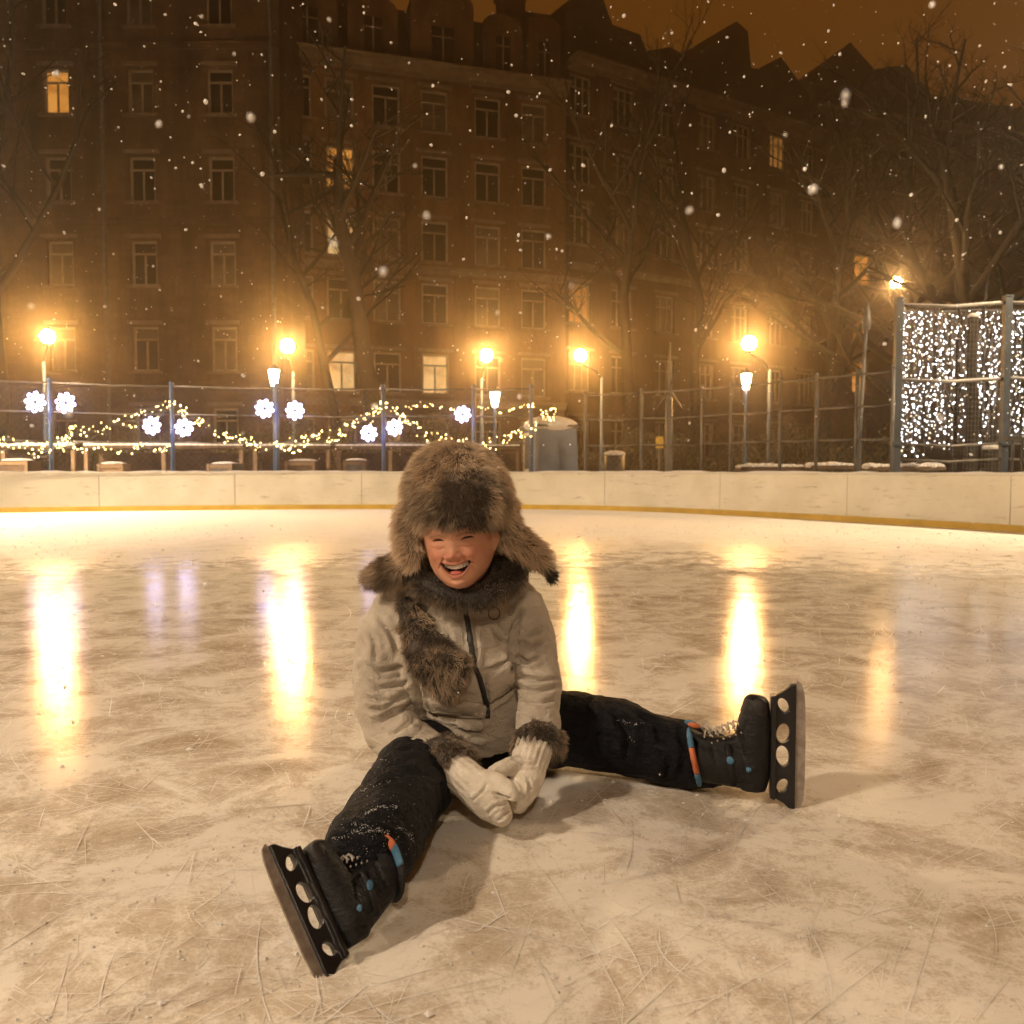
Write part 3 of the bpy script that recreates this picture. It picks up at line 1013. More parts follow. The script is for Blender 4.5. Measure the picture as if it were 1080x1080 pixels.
d_ = MB(); d_.box((-.445, -.23, .65), (.03, .05, 1.3)); d_.box((-.445, .23, .65), (.03, .05, 1.3)); d_.box((-.445, 0, 1.28), (.028, .41, .05)); d_.box((-.445, 0, .55), (.026, .41, .22)); obj('door_frame', d_, M['board'], kiosk)


def counter(label, px0, px1, D, z=1.09):
    a, b_ = onground(px0, D), onground(px1, D)
    L = b_.x - a.x
    root = empty('market_counter', a, 0, label, 'counter', 'low wooden counters behind the left boards')
    mb = MB(); mb.box((L / 2, 0, z - .03), (L, .6, .05)); obj('top', mb, M['wood'], root)
    mb = MB(); mb.box((L / 2, .22, z / 2 - .05), (L - .1, .03, z - .16)); obj('back_panel', mb, M['wood'], root)
    n = max(2, int(L / 1.0) + 1)
    for k in range(n):
        mb = MB(); mb.box((.04 + (L - .08) * k / (n - 1), -.25, (z - .06) / 2 - .025), (.07, .07, z - .062)); obj('leg', mb, M['palewood'], root)
    mb = MB()
    vs, fs = [], []
    m = 22
    for i in range(m + 1):
        x = L * i / m
        h = .035 + .03 * noise.noise(Vector((x * 2, px0, 0))) + .01
        for y, zz in ((-.3, 0.0), (-.27, h), (0, h * 1.25), (.27, h), (.3, 0)):
            vs.append((x, y, z - .003 + zz))
    for i in range(m):
        for k in range(4):
            fs.append((5 * i + k, 5 * i + k + 1, 5 * i + k + 6, 5 * i + k + 5))
    mb.add(vs, fs); obj('snow_layer', mb, M['snow'], root, smooth=True)


def crate(label, px, D, w, h, mat, snow=True, z=-.05):
    p = onground(px, D)
    root = empty('crate', p, random.uniform(-.2, .2), label, 'crate')
    mb = MB(); mb.box((0, 0, z + h / 2), (w, .4, h)); obj('body', mb, M[mat], root)
    mb = MB()
    for s in (-1, 1):
        mb.box((s * (w / 2 - .03), -.21, z + h / 2), (.05, .02, h - .004))
    mb.box((0, -.208, z + h - .05), (w - .11, .016, .06)); obj('batten', mb, M['palewood'], root)
    if snow:
        mb = MB(); mb.ell((0, 0, z + h), (w * .5, .2, .04), 12, 6); obj('snow_cap', mb, M['snow'], root, smooth=True)


counter('dark counter with thin snow at the far left edge of the rink', -60, 88, 16.0)
counter('long dark counter with snow below the first garland peak', 97, 262, 15.9)
counter('dark counter with snow below the lantern post', 272, 352, 16.0)
counter('dark counter with snow just left of the hat', 358, 470, 16.1)
counter('dark counter with snow between the hat and the blue kiosk', 476, 548, 16.2)
crate('brown crate standing in front of the far left counter', 20, 15.5, .6, .86, 'wood')
crate('pale crate leaning by the long counter under the first peak', 121, 15.4, .45, .80, 'palewood')
crate('dark grey crate under the long counter beside its right leg', 238, 15.4, .5, .8, 'greypaint')
crate('brown crate with battens below the lantern post', 320, 15.4, .55, .85, 'wood')
crate('dark grey crate just left of the fur hat', 376, 15.4, .4, .86, 'greypaint')

# slim bin with snow
p = onground(648, 15.4)
bn = empty('bin', p, 0, 'dark slim bin with snow on its lid behind the grey fence', 'bin')
mb = MB(); mb.tube([(0, 0, -.05), (0, 0, .9)], [.15, .19], 12); obj('body', mb, M['iron'], bn, smooth=True)
mb = MB(); mb.ell((0, 0, .93), (.2, .2, .06), 12, 6); obj('snow_cap', mb, M['snow'], bn, smooth=True)
p = onground(695, 15.0)
sg = empty('sign', p, 0, 'small plain yellow plate on a short stake behind the grey fence', 'sign')
mb = MB(); mb.tube([(0, 0, -.05), (0, 0, 1.05)], .018, 6); obj('stake', mb, M['rail'], sg)
mb = MB(); mb.box((0, -.03, 1.12), (.13, .02, .20)); obj('plate', mb, M['kick'], sg)


def snow_bench(label, px0, px1, D, z):
    a, b_ = onground(px0, D), onground(px1, D)
    L = (b_ - a).length
    root = empty('bench', a, math.atan2(b_.y - a.y, b_.x - a.x), label, 'bench', 'snowy benches behind the right boards')
    mb = MB(); mb.box((L / 2, 0, z), (L, .4, .05)); obj('seat', mb, M['wood'], root)
    for x in (.15, L - .15):
        mb = MB(); mb.box((x, 0, z / 2 - .04), (.08, .34, z + .02)); obj('leg', mb, M['greypaint'], root)
    mb = MB()
    for k in range(9):
        mb.ell((L * (k + .5) / 9, random.uniform(-.03, .03), z + .03), (L / 11, .2, random.uniform(.03, .06)), 10, 6)
    obj('snow_layer', mb, M['snow'], root, smooth=True)


snow_bench('bench heaped with snow right of the braced mast', 778, 846, 12.9, .66)
snow_bench('bench heaped with snow left of the slender pole', 852, 897, 12.5, .68)
snow_bench('bench heaped with snow at the foot of the first light curtain', 912, 990, 12.0, .66)
# iron gate piece in the right corner
p = onground(1064, 10.35)
ig = empty('railing', p, 0, 'short dark railing of upright bars at the right edge behind the boards', 'railing')
for z in (.5, 1.02):
    mb = MB(); mb.box((.45, 0, z), (1.0, .05, .05)); obj('rail', mb, M['iron'], ig)
for k in range(9):
    mb = MB(); mb.box((.03 + k * .11, 0, .49), (.022, .022, 1.10)); obj('bar', mb, M['iron'], ig)


def hedge(label, px0, px1, D, h, seed):
    rd = np.random.default_rng(seed)
    a, b_ = onground(px0, D), onground(px1, D)
    L = (b_ - a).length
    n = int(L * 1500)
    u = rd.random(n) * L
    hh = h * (0.85 + 0.2 * np.sin(u * 2.1 + seed) + 0.1 * np.sin(u * 6.3))
    P = np.c_[u, rd.normal(0, .28, n), np.maximum(0.02, hh * rd.random(n) ** .6)]
    d1 = rd.normal(0, 1, (n, 3)); d1 /= np.linalg.norm(d1, axis=1)[:, None]
    d2 = np.cross(d1, rd.normal(0, 1, (n, 3))); d2 /= np.linalg.norm(d2, axis=1)[:, None]
    s = rd.uniform(.02, .055, n)[:, None]
    v = np.stack([P - d2 * s * .25, P + d2 * s * .25, P + d1 * s * 2.0], 1).reshape(-1, 3)
    mb = MB(); mb.v = [tuple(q) for q in v]; mb.f = [(3 * i, 3 * i + 1, 3 * i + 2) for i in range(n)]; mb.m = [0] * n
    root = empty('hedge', a, 0, label, 'hedge', 'clipped twiggy hedges behind the fence')
    obj('twigs', mb, M['hedge'], root, fix=False)
    mb = MB()
    for k in range(max(3, int(L / .6))):
        x = L * (k + .5) / max(3, int(L / .6))
        for q in range(3):
            mb.tube([(x, 0, -.05), (x + rd.normal(0, .12), rd.normal(0, .1), h * .5), (x + rd.normal(0, .25), rd.normal(0, .2), h * .95)], [.02, .012, .004], 4)
    obj('stem', mb, M['bark'], root)


M['hedge'] = noisy('hedge_twig', (0.03, 0.03, 0.012), (0.085, 0.075, 0.035), 4, 0.9, 0)
hedge('olive hedge behind the garlands left of the hat', 300, 500, 18.2, 1.75, 1)
hedge('dark hedge behind the blue kiosk and the central lamps', 560, 700, 18.8, 1.5, 2)
hedge('dark hedge behind the braced mast and the right benches', 706, 870, 17.5, 1.55, 3)
hedge('dark hedge beyond the slender pole', 872, 955, 16.5, 1.55, 4)
hedge('olive hedge under the first garland peak', 80, 290, 18.5, 1.55, 5)


# ------------------------------------------------------------------ buildings
def window_meshes(w, h, kind):
    fr = MB(); t = .09
    for s in (-1, 1):
        fr.box((s * (w / 2 - t / 2), 0, 0), (t, .08, h))
    for s in (-1, 1):
        fr.box((0, 0.002, s * (h / 2 - t / 2)), (w - 2 * t, .08, t))
    if kind == 'T':
        fr.box((0, .004, h * .22), (w - 2 * t, .07, .07)); fr.box((0, .006, -h * .14), (.07, .07, h * .72 - .13))
    else:
        for q in (-1, 1):
            fr.box((q * w / 6, .004, -h * .02), (.07, .07, h - .2))
        fr.box((0, .008, h * .2), (w - 2 * t, .055, .06))
    pa = MB(); pa.add([(-w / 2, .03, -h / 2), (w / 2, .03, -h / 2), (w / 2, .03, h / 2), (-w / 2, .03, h / 2)], [(0, 1, 2, 3)])
    si = MB(); si.box((0, -.20, -h / 2 - .05), (w + .3, .30, .09))
    li = MB(); li.box((0, -.22, h / 2 + .16), (w + .34, .12, .14))
    return fr.mesh('window', False), pa, si.mesh('sill', False), li.mesh('lintel', False)


def building(name, label, A, B, H, cols, rows, w, h, lit, wall, kind='T', depth=12, skip=()):
    A, B = Vector((A[0], A[1], 0)), Vector((B[0], B[1], 0))
    L = (B - A).length
    ang = math.atan2(B.y - A.y, B.x - A.x)
    root = empty(name, A, ang, label, 'building', 'old apartment houses beyond the rink')
    wb = MB()
    holes = {(i, j) for i in range(len(cols)) for j in range(len(rows)) if (i, j) not in skip}
    us = [0.0] + [e for c in cols for e in (c - w / 2, c + w / 2)] + [L]
    zs = [-.1] + [e for r in rows for e in (r - h / 2, r + h / 2)] + [H]
    for a in range(len(us) - 1):
        for c in range(len(zs) - 1):
            if a % 2 == 1 and c % 2 == 1 and (a // 2, c // 2) in holes:
                continue
            wb.add([(us[a], 0, zs[c]), (us[a + 1], 0, zs[c]), (us[a + 1], 0, zs[c + 1]), (us[a], 0, zs[c + 1])], [(0, 1, 2, 3)])
    for i, j in holes:
        x0, x1, z0, z1 = cols[i] - w / 2, cols[i] + w / 2, rows[j] - h / 2, rows[j] + h / 2
        q = .28
        for e in ([(x0, 0, z0), (x0, q, z0), (x0, q, z1), (x0, 0, z1)], [(x1, 0, z0), (x1, 0, z1), (x1, q, z1), (x1, q, z0)],
                  [(x0, 0, z0), (x1, 0, z0), (x1, q, z0), (x0, q, z0)], [(x0, 0, z1), (x0, q, z1), (x1, q, z1), (x1, 0, z1)]):
            wb.add(e, [(0, 1, 2, 3)])
    wb.add([(0, 0, -.1), (0, depth, -.1), (0, depth, H), (0, 0, H), (L, 0, -.1), (L, 0, H), (L, depth, H), (L, depth, -.1)],
           [(0, 3, 2, 1), (4, 7, 6, 5), (3, 5, 6, 2), (1, 2, 6, 7)])
    obj('wall', wb, wall, root, fix=False)
    fm, pb, sm, lm_ = window_meshes(w, h, kind)
    pms = {}
    for i, j in sorted(holes):
        o = link('window', fm, M['winframe'], root, (cols[i], .17, rows[j]))
        k = lit.get((i, j), 'glass_curtain' if (i * 7 + j * 5 + int(H * 10)) % 11 in (1, 4, 6, 9) else 'glass')
        if k not in pms:
            pms[k] = pb.mesh('pane', False)
        link('pane', pms[k], M[k], o)
        link('sill', sm, M['trim'], o)
        link('lintel', lm_, M['trim'], o)
    return root, L


def uz(px, py, A, B):
    """facade coordinates (u, z) where a picture point meets a facade line"""
    k = (px - 540) / F
    A, B = np.array(A), np.array(B)
    d = B - A
    t = (k * A[1] - A[0]) / (d[0] - k * d[1])
    y = A[1] + t * d[1]
    return t * np.linalg.norm(d), HC + (495 - py) / F * y


def band(root, L, z, t, hh, name='cornice', mat='trim'):
    mb = MB(); mb.box((L / 2, -t / 2 + .001, z), (L + .02, t, hh)); mb.box((L / 2, -t * .8, z + hh / 2 + .06), (L + .06, t * 1.6, .10))
    obj(name, mb, M[mat], root)


# left house, square to the rink
A, B = (-23.5, 34.0), (-9.05, 34.0)
cols = [uz(p, 0, A, B)[0] for p in (-45, 20, 70, 157, 239)]
cols = [c for c in cols if c > 1]
zr = [2.2, 5.4, 8.75, 12.0, 15.35, 18.7]
nc = len(cols)
lit = {(nc - 3, 4): 'lit_amber'}
cols = [c for c in cols]
bA, LA = building('apartment_house', 'brown brick house with one bright amber window filling the left side', A, B, 23.5, [c for c in cols], zr, 1.02, 1.75, lit, M['wallA'],
                  skip={(i, j) for i in range(nc) for j in range(6) if i == nc - 4})
for z in (3.8, 10.3, 17.0):
    band(bA, LA, z, .12, .16, 'string_course', 'wallA')
u = uz(118, 0, A, B)[0]
mb = MB(); mb.tube([(u, -.12, 0), (u, -.12, 23.4)], .085, 8); obj('drainpipe', mb, M['greypaint'], bA)
mb = MB(); mb.tube([(LA - .3, -.12, 0), (LA - .3, -.12, 23.4)], .085, 8); obj('drainpipe', mb, M['greypaint'], bA)
mb = MB(); mb.prism([(-.5, 23.5), (LA + .4, 23.5), (LA - 2, 27), (2, 27)], -.4, 12.3); obj('roof', mb, M['roof'], bA)

# middle house with mansard and dormers
A, B = (-10.4, 37.3), (2.55, 41.2)
px_c = (318, 362, 410, 460, 515, 563)
cols = [uz(p, 0, A, B)[0] for p in px_c]
rows = [2.0, 5.0, 8.2, 11.0, 13.9, 16.8]
lit = {(1, 1): 'lit_pale', (3, 1): 'lit_pale', (1, 4): 'lit_amber', (1, 3): 'lit_pale', (1, 2): 'glass'}
bB, LB = building('apartment_house', 'ochre house with a dormered mansard roof in the middle behind the hat', A, B, 18.6, cols, rows, 1.25, 1.85, lit, M['wallB'])
band(bB, LB, 18.35, .5, .35)
band(bB, LB, 9.6, .15, .2, 'string_course')
band(bB, LB, 3.6, .15, .2, 'string_course')
mb = MB(); mb.prism([(0, 0), (12, 0), (10.6, 3.2), (1.6, 3.2)], 0, LB)
mb.v = [(y, x, z + 18.65) for x, y, z in mb.v]
obj('roof', mb, M['roof'], bB)
for p_, w_, t_ in ((330, 2.6, 2.5), (398, 2.2, 2.3), (470, 2.9, 3.0), (532, 1.9, 2.4), (575, 1.6, 2.7)):
    uu = uz(p_, 0, A, B)[0]
    n = 12
    arc = [(uu + w_ / 2 * math.cos(math.pi * k / n), 20.0 + t_ - 1.3 + (w_ * .3) * math.sin(math.pi * k / n)) for k in range(n + 1)]
    mb = MB(); mb.prism([(uu - w_ / 2, 18.7), (uu + w_ / 2, 18.7)] + arc, .25, 2.6)
    dm = obj('dormer', mb, M['wallC'], bB)
    mb = MB(); mb.box((uu, .22, 19.9), (w_ * .35, .04, 1.5)); obj('window', mb, M['glass'], dm)
    mb = MB(); mb.box((uu, .19, 19.9), (.07, .05, 1.5)); mb.box((uu, .195, 20.2), (w_ * .35, .04, .07)); obj('frame', mb, M['trim'], dm)
for p_, hh in ((378, 4.3), (560, 5.0), (585, 4.2)):
    uu = uz(p_, 0, A, B)[0]
    mb = MB(); mb.box((uu, 3.4, 18.6 + hh / 2 + .5), (1.3, .8, hh)); mb.box((uu, 3.4, 18.6 + hh + .55), (1.5, 1.0, .16))
    obj('chimney', mb, M['wallC'], bB)

# right hand house, running away from the rink
A, B = (2.75, 41.6), (17.8, 51.0)
px_c = (611, 655, 700, 742, 778, 815, 846)
cols = [uz(p, 0, A, B)[0] for p in px_c]
rows = [2.2, 5.4, 8.7, 12.5, 15.4, 18.6]
lit = {(5, 5): 'lit_dim', (0, 2): 'lit_dim', (4, 3): 'glass'}
bC, LC = building('apartment_house', 'darker house with pale triple windows under an uneven roof right of the middle', A, B, 20.2, cols, rows, 1.3, 1.9, lit, M['wallC'], kind='E')
band(bC, LC, 19.95, .5, .35)
band(bC, LC, 10.4, .15, .2, 'string_course')
prof = [(0, 20.25), (0, 22.6), (.9, 22.8), (1.2, 24.0), (2.2, 23.7), (2.8, 22.6), (4.6, 22.6), (5.0, 21.9), (6.6, 22.5), (8.5, 22.2), (9.2, 23.2), (10.4, 24.0), (11.4, 25.1), (12.3, 24.8), (12.6, 22.9),
        (14, 23.1), (15, 24.1), (16.4, 23.2), (17.6, 22.5), (17.6, 20.25)]
mb = MB(); mb.prism(prof, .3, 11); obj('roof', mb, M['roof'], bC)
mb = MB()
for x in (2.9, 4.2, 5.3, 5.9, 7.3, 9.0):
    mb.tube([(x, 4, 21.5), (x, 4, 24.6 + random.uniform(-.6, 1.2))], .03, 4)
    mb.tube([(x - .4, 4, 24.2), (x + .4, 4, 24.25)], .02, 4)
obj('antenna', mb, M['iron'], bC)

# far right house
A, B = (18.3, 53.0), (42, 60.0)
px_c = (905, 950, 990, 1030, 1075)
cols = [uz(p, 0, A, B)[0] for p in px_c]
rows = [3.0, 6.4, 9.6, 13.1, 16.6]
lit = {(0, 3): 'lit_amber', (0, 2): 'lit_dim', (0, 1): 'lit_amber'}
bD, LD = building('apartment_house', 'dark house with three amber windows in a column behind the right trees', A, B, 22.6, cols, rows + [19.9], 1.2, 1.9, lit, M['wallC'])
band(bD, LD, 22.4, .4, .3)
mb = MB(); mb.prism([(0, 22.65), (LD, 22.65), (LD - 1, 24.6), (9, 24.6), (7, 26.2), (4.6, 25.6), (2.8, 27.0), (.6, 25.2)], .3, 11); obj('roof', mb, M['roof'], bD)
# ------------------------------------------------------------------ the boy
def evaluated(mb, voxel, smooth=3, fac=0.5):
    me = mb.mesh('tmp')
    fixn(me)
    o = bpy.data.objects.new('tmp', me); COL.objects.link(o)
    r = o.modifiers.new('r', 'REMESH'); r.mode = 'VOXEL'; r.voxel_size = voxel
    if smooth:
        s = o.modifiers.new('s', 'SMOOTH'); s.iterations = smooth; s.factor = fac
    dg = bpy.context.evaluated_depsgraph_get()
    out_ = bpy.data.meshes.new_from_object(o.evaluated_get(dg))
    bpy.data.objects.remove(o); bpy.data.meshes.remove(me)
    out_.polygons.foreach_set('use_smooth', [True] * len(out_.polygons))
    return out_


def getv(me):
    a = np.empty(len(me.vertices) * 3); me.vertices.foreach_get('co', a); return a.reshape(-1, 3)


def getn(me):
    a = np.empty(len(me.vertices) * 3); me.vertex_normals.foreach_get('vector', a); return a.reshape(-1, 3)


def setv(me, v):
    me.vertices.foreach_set('co', np.ascontiguousarray(v, dtype=np.float64).ravel()); me.update()


def segdist(P, poly):
    best = np.full(len(P), 1e9); tt = np.zeros(len(P))
    poly = np.array(poly, float); n = len(poly) - 1
    for i in range(n):
        a, b_ = poly[i], poly[i + 1]
        d = b_ - a
        t = np.clip(((P - a) @ d) / (d @ d + 1e-12), 0, 1)
        q = np.linalg.norm(P - (a + t[:, None] * d), axis=1)
        m = q < best
        best[m] = q[m]; tt[m] = (i + t[m]) / n
    return best, tt


def folds(me, creases, amp=0.0, scale=12.0, seed=0, amp2=0.0, scale2=40.0, ridge=0.0):
    """press folds into the cloth: each crease is a line on the side seen in the photograph"""
    v, n = getv(me), getn(me)
    x, y, w = project(v)
    P = np.c_[x, y]
    facing = np.clip(-(n @ np.array(FW)) * 2.2, 0, 1)
    d = np.zeros(len(v))
    for poly, wd, dep in creases:
        q, t = segdist(P, poly)
        tap = np.clip(np.minimum(t, 1 - t) * 6 + .25, 0, 1)
        d += facing * tap * (-1.7 * dep * np.exp(-(q / (.7 * wd)) ** 2) + .9 * dep * np.exp(-((q - 2.0 * wd) / (1.2 * wd)) ** 2))
    if amp or amp2:
        for i, c in enumerate(v):
            k = noise.noise(Vector((c[0] * scale + seed, c[1] * scale * .7, c[2] * scale * 1.4)))
            d[i] += amp * k
            if ridge:
                k2 = noise.noise(Vector((c[0] * 11 + seed * 3, c[1] * 11, c[2] * 19)))
                k3 = noise.noise(Vector((c[0] * 23, c[1] * 23 + seed, c[2] * 31 + 4)))
                d[i] -= ridge * (math.exp(-(k2 / .07) ** 2) * (.4 + k3) + .5 * math.exp(-(k3 / .09) ** 2) * (.3 + k2))
            if amp2:
                d[i] += amp2 * noise.noise(Vector((c[0] * scale2, c[1] * scale2 + seed, c[2] * scale2)))
    setv(me, v + n * d[:, None])
    return me


def capsule(mb, pts, rad, n=16, ref=None):
    mb.tube(pts, rad, n, ref=ref)
    for p, r in ((pts[0], rad[0]), (pts[-1], rad[-1])):
        r = r if not isinstance(r, (list, tuple)) else min(r)
        mb.ell(p, r * .98, 12, 8)


def bvh_of(me):
    return BVHTree.FromPolygons([tuple(c) for c in getv(me)], [tuple(p.vertices) for p in me.polygons])


def drape(px, py, bv, lift=0.0):
    r = (at(px, py, 1) - CAM).normalized()
    h, n, i, d = bv.ray_cast(CAM, r)
    if h is None:
        return None, None
    return h + n * lift, n


def colour(me, cols):
    a = me.color_attributes.new('Col', 'FLOAT_COLOR', 'POINT')
    c = np.ones((len(me.vertices), 4)); c[:, :3] = cols
    a.data.foreach_set('color', c.ravel())


def fur_mesh(name, base, count, length, width, flow, tone, seed, lift=.75, clump=.35, basecol=(0.05, 0.032, 0.02), keep=None):
    """base skin plus many tapering hairs; tone(P, rnd) gives root and tip colours"""
    rd = np.random.default_rng(seed)
    base.calc_loop_triangles()
    v = getv(base)
    tr = np.empty(len(base.loop_triangles) * 3, dtype=np.int32); base.loop_triangles.foreach_get('vertices', tr); tr = tr.reshape(-1, 3)
    a, b_, c = v[tr[:, 0]], v[tr[:, 1]], v[tr[:, 2]]
    cr = np.cross(b_ - a, c - a); ar = np.linalg.norm(cr, axis=1)
    nrm = cr / (ar[:, None] + 1e-12)
    idx = rd.choice(len(tr), count, p=ar / ar.sum())
    u, w = rd.random(count), rd.random(count)
    m = u + w > 1; u[m], w[m] = 1 - u[m], 1 - w[m]
    P = a[idx] + (b_ - a)[idx] * u[:, None] + (c - a)[idx] * w[:, None]
    Nn = nrm[idx]
    # make sure normals look outward
    ctr = getn(base)[tr[:, 0]][idx]
    s = np.sign((Nn * ctr).sum(1)); s[s == 0] = 1
    Nn = Nn * s[:, None]
    if keep is not None:
        k = keep(P); P, Nn = P[k], Nn[k]
    count = len(P)
    Fl = np.array([flow(p) for p in P]) if callable(flow) else np.tile(np.array(flow, float), (count, 1))
    cl = np.array([noise.noise_vector(Vector(p) * 38.0) for p in P])
    cl2 = np.array([noise.noise_vector(Vector(p) * 95.0) for p in P])
    D = Nn * lift + Fl * 0.75 + cl * clump * 1.6 + cl2 * clump + rd.normal(0, .16, (count, 3))
    D /= np.linalg.norm(D, axis=1)[:, None]
    Ln = length * rd.uniform(.55, 1.2, count)[:, None]
    S = np.cross(D, rd.normal(0, 1, (count, 3))); S /= np.linalg.norm(S, axis=1)[:, None]
    D2 = D + Fl * .55 + np.array((0, 0, -.25)) + rd.normal(0, .15, (count, 3)); D2 /= np.linalg.norm(D2, axis=1)[:, None]
    W = width * rd.uniform(.6, 1.3, count)[:, None]
    p0, p1 = P - Nn * .001, P + D * Ln * .5
    p2 = p1 + D2 * Ln * .5
    hv = np.stack([p0 - S * W * .5, p0 + S * W * .5, p1 - S * W * .42, p1 + S * W * .42, p2], 1).reshape(-1, 3)
    rc, tc = tone(P, rd)
    hc = np.stack([rc, rc, (rc + tc) / 2, (rc + tc) / 2, tc], 1).reshape(-1, 3)
    o = len(v)
    faces = [tuple(p.vertices) for p in base.polygons]
    for i in range(count):
        q = o + 5 * i
        faces += [(q, q + 1, q + 3, q + 2), (q + 2, q + 3, q + 4)]
    me = bpy.data.meshes.new(name)
    me.from_pydata([tuple(q) for q in v] + [tuple(q) for q in hv], [], faces)
    me.polygons.foreach_set('use_smooth', [True] * len(me.polygons))
    colour(me, np.vstack([np.tile(basecol, (o, 1)), hc]))
    me.update()
    return me


def shift_mesh(me, off):
    setv(me, getv(me) - np.array(off))
    return me


BASE = Vector((-0.06, 1.84, 0.0))


def part(name, me_or_mb, mats, parent, smooth=True):
    if isinstance(me_or_mb, MB):
        me = fixn(me_or_mb.mesh(name, smooth))
    else:
        me = me_or_mb
        me.name = name
    shift_mesh(me, BASE)
    return link(name, me, mats, parent)


# ---- body: head with a laughing face, neck, trunk; one loft
HEADC = at(484, 566, 1.665)
HM = Matrix.Rotation(R(-7), 3, 'Z') @ Matrix.Rotation(R(-6.5), 3, 'Y') @ Matrix.Rotation(R(4), 3, 'X') @ Matrix.Scale(.91, 3)


def interp(z, tab):
    return np.interp(z, [t[0] for t in tab], [t[1] for t in tab])


TA = [(-.104, .012), (-.101, .025), (-.094, .038), (-.082, .050), (-.068, .0595), (-.05, .0665), (-.03, .069), (-.01, .0715), (.02, .073), (.05, .071), (.075, .06), (.093, .04), (.103, .012)]
TF = [(-.104, .050), (-.101, .062), (-.094, .072), (-.082, .0775), (-.068, .078), (-.05, .080), (-.03, .0805), (-.01, .079), (.02, .080), (.05, .077), (.075, .062), (.093, .040), (.103, .012)]
TB = [(-.104, -.030), (-.09, -.01), (-.07, .03), (-.05, .06), (-.02, .082), (.02, .090), (.05, .085), (.075, .067), (.093, .043), (.103, .012)]
zs = np.r_[np.linspace(.103, .04, 24), np.linspace(.039, -.104, 150)]
NU = 260
uu = np.linspace(-1, 1, NU, endpoint=False)
th = np.sign(uu) * np.pi * (0.62 * np.abs(uu) + 0.38 * np.abs(uu) ** 3)
Zg, Tg = np.meshgrid(zs, th, indexing='ij')
Ag, Fg, Bg = interp(-Zg, [(-a, b) for a, b in TA][::-1]), interp(-Zg, [(-a, b) for a, b in TF][::-1]), interp(-Zg, [(-a, b) for a, b in TB][::-1])
sx, cy = np.sin(Tg), np.cos(Tg)
pw = lambda q, e: np.sign(q) * np.abs(q) ** e
X = Ag * pw(sx, .92)
Y = np.where(cy > 0, -Fg * pw(cy, .88), -Bg * cy)
Z = Zg.copy()
G = lambda cx, cz, sx_, sz_: np.exp(-((X - cx) / sx_) ** 2 - ((Z - cz) / sz_) ** 2)
front = np.clip(cy * 2.5, 0, 1)
ss = lambda e0, e1, q: (lambda t: t * t * (3 - 2 * t))(np.clip((q - e0) / (e1 - e0), 0, 1))
D = np.zeros_like(X)
D += .0135 * G(0, -.0265, .0125, .0115) + .0055 * G(0, -.013, .0125, .018) + .003 * G(0, .006, .012, .016)
D += .0075 * (G(-.0150, -.0295, .0068, .0072) + G(.0150, -.0295, .0068, .0072))
for s in (-1, 1):
    q, t = segdist(np.c_[X.ravel(), Z.ravel()], [(s * .0125, -.021), (s * .0195, -.0235), (s * .0225, -.030), (s * .019, -.0365)])
    D -= (.0022 * np.exp(-(q / .0018) ** 2)).reshape(X.shape)
    q, t = segdist(np.c_[X.ravel(), Z.ravel()], [(s * .005, .012), (s * .004, .003)])
    D -= (.0014 * np.exp(-(q / .0016) ** 2)).reshape(X.shape)
D -= .005 * (G(-.0065, -.0385, .0034, .0028) + G(.0065, -.0385, .0034, .0028))
for s in (-1, 1):
    D += .0095 * G(s * .039, -.026, .016, .014)
    D -= .0065 * G(s * .031, .006, .017, .009)
    D += .0042 * G(s * .031, .012, .015, .0045) + .0035 * G(s * .031, -.0045, .014, .0042)
    D += .003 * G(s * .030, .024, .02, .006)
    q, t = segdist(np.c_[X.ravel(), Z.ravel()], [(s * .0175, -.028), (s * .027, -.040), (s * .0365, -.052), (s * .036, -.064)])
    D -= (.0044 * np.exp(-(q / .0026) ** 2) * np.clip(np.minimum(t * 5 + .3, (1 - t) * 3), 0, 1)).reshape(X.shape)
    q, t = segdist(np.c_[X.ravel(), Z.ravel()], [(s * .018, -.010), (s * .031, -.0135), (s * .043, -.009)])
    D -= (.0014 * np.exp(-(q / .002) ** 2)).reshape(X.shape)
# open grin
xm = X / .0305
zu = -.0475 - .0015 * np.cos(xm * 3) + .0045 * np.clip(xm, -1, 1) ** 2
zl = -.0700 + .0250 * np.abs(np.clip(xm, -1, 1)) ** 2.3
ins = np.minimum(zu - Z, Z - zl)
ins = np.where(np.abs(xm) < 1, ins, -np.hypot((np.abs(X) - .0305), (Z + .0440)))
lipd = np.exp(-((ins + .0034) / .003) ** 2) * (np.abs(xm) < 1.15)
D += .0034 * lipd * front
D += .0062 * G(0, -.090, .016, .009) - .0035 * G(0, -.081, .014, .003)
D -= .024 * ss(-.0004, .0022, ins)
# eye slits
eyem = np.zeros_like(X)
for s in (-1, 1):
    xe = (X - s * .031) / .0135
    ze = .0030 + .0032 * (1 - xe ** 2) + s * 0
    hh = .0019 * np.clip(1 - xe ** 2, 0, 1) + .0002
    e = np.where(np.abs(xe) < 1, np.clip((hh - np.abs(Z - ze)) / .0009 + .6, 0, 1), 0)
    eyem = np.maximum(eyem, e)
D -= .0038 * eyem
Y = Y - D * front
# ears
for s in (-1, 1):
    e = np.exp(-((Y - .004) / .011) ** 2 - ((Z + .012) / .022) ** 2) * (np.sign(X) == s)
    X = X + s * .017 * e ** .7
verts = np.stack([X, Y, Z], -1)
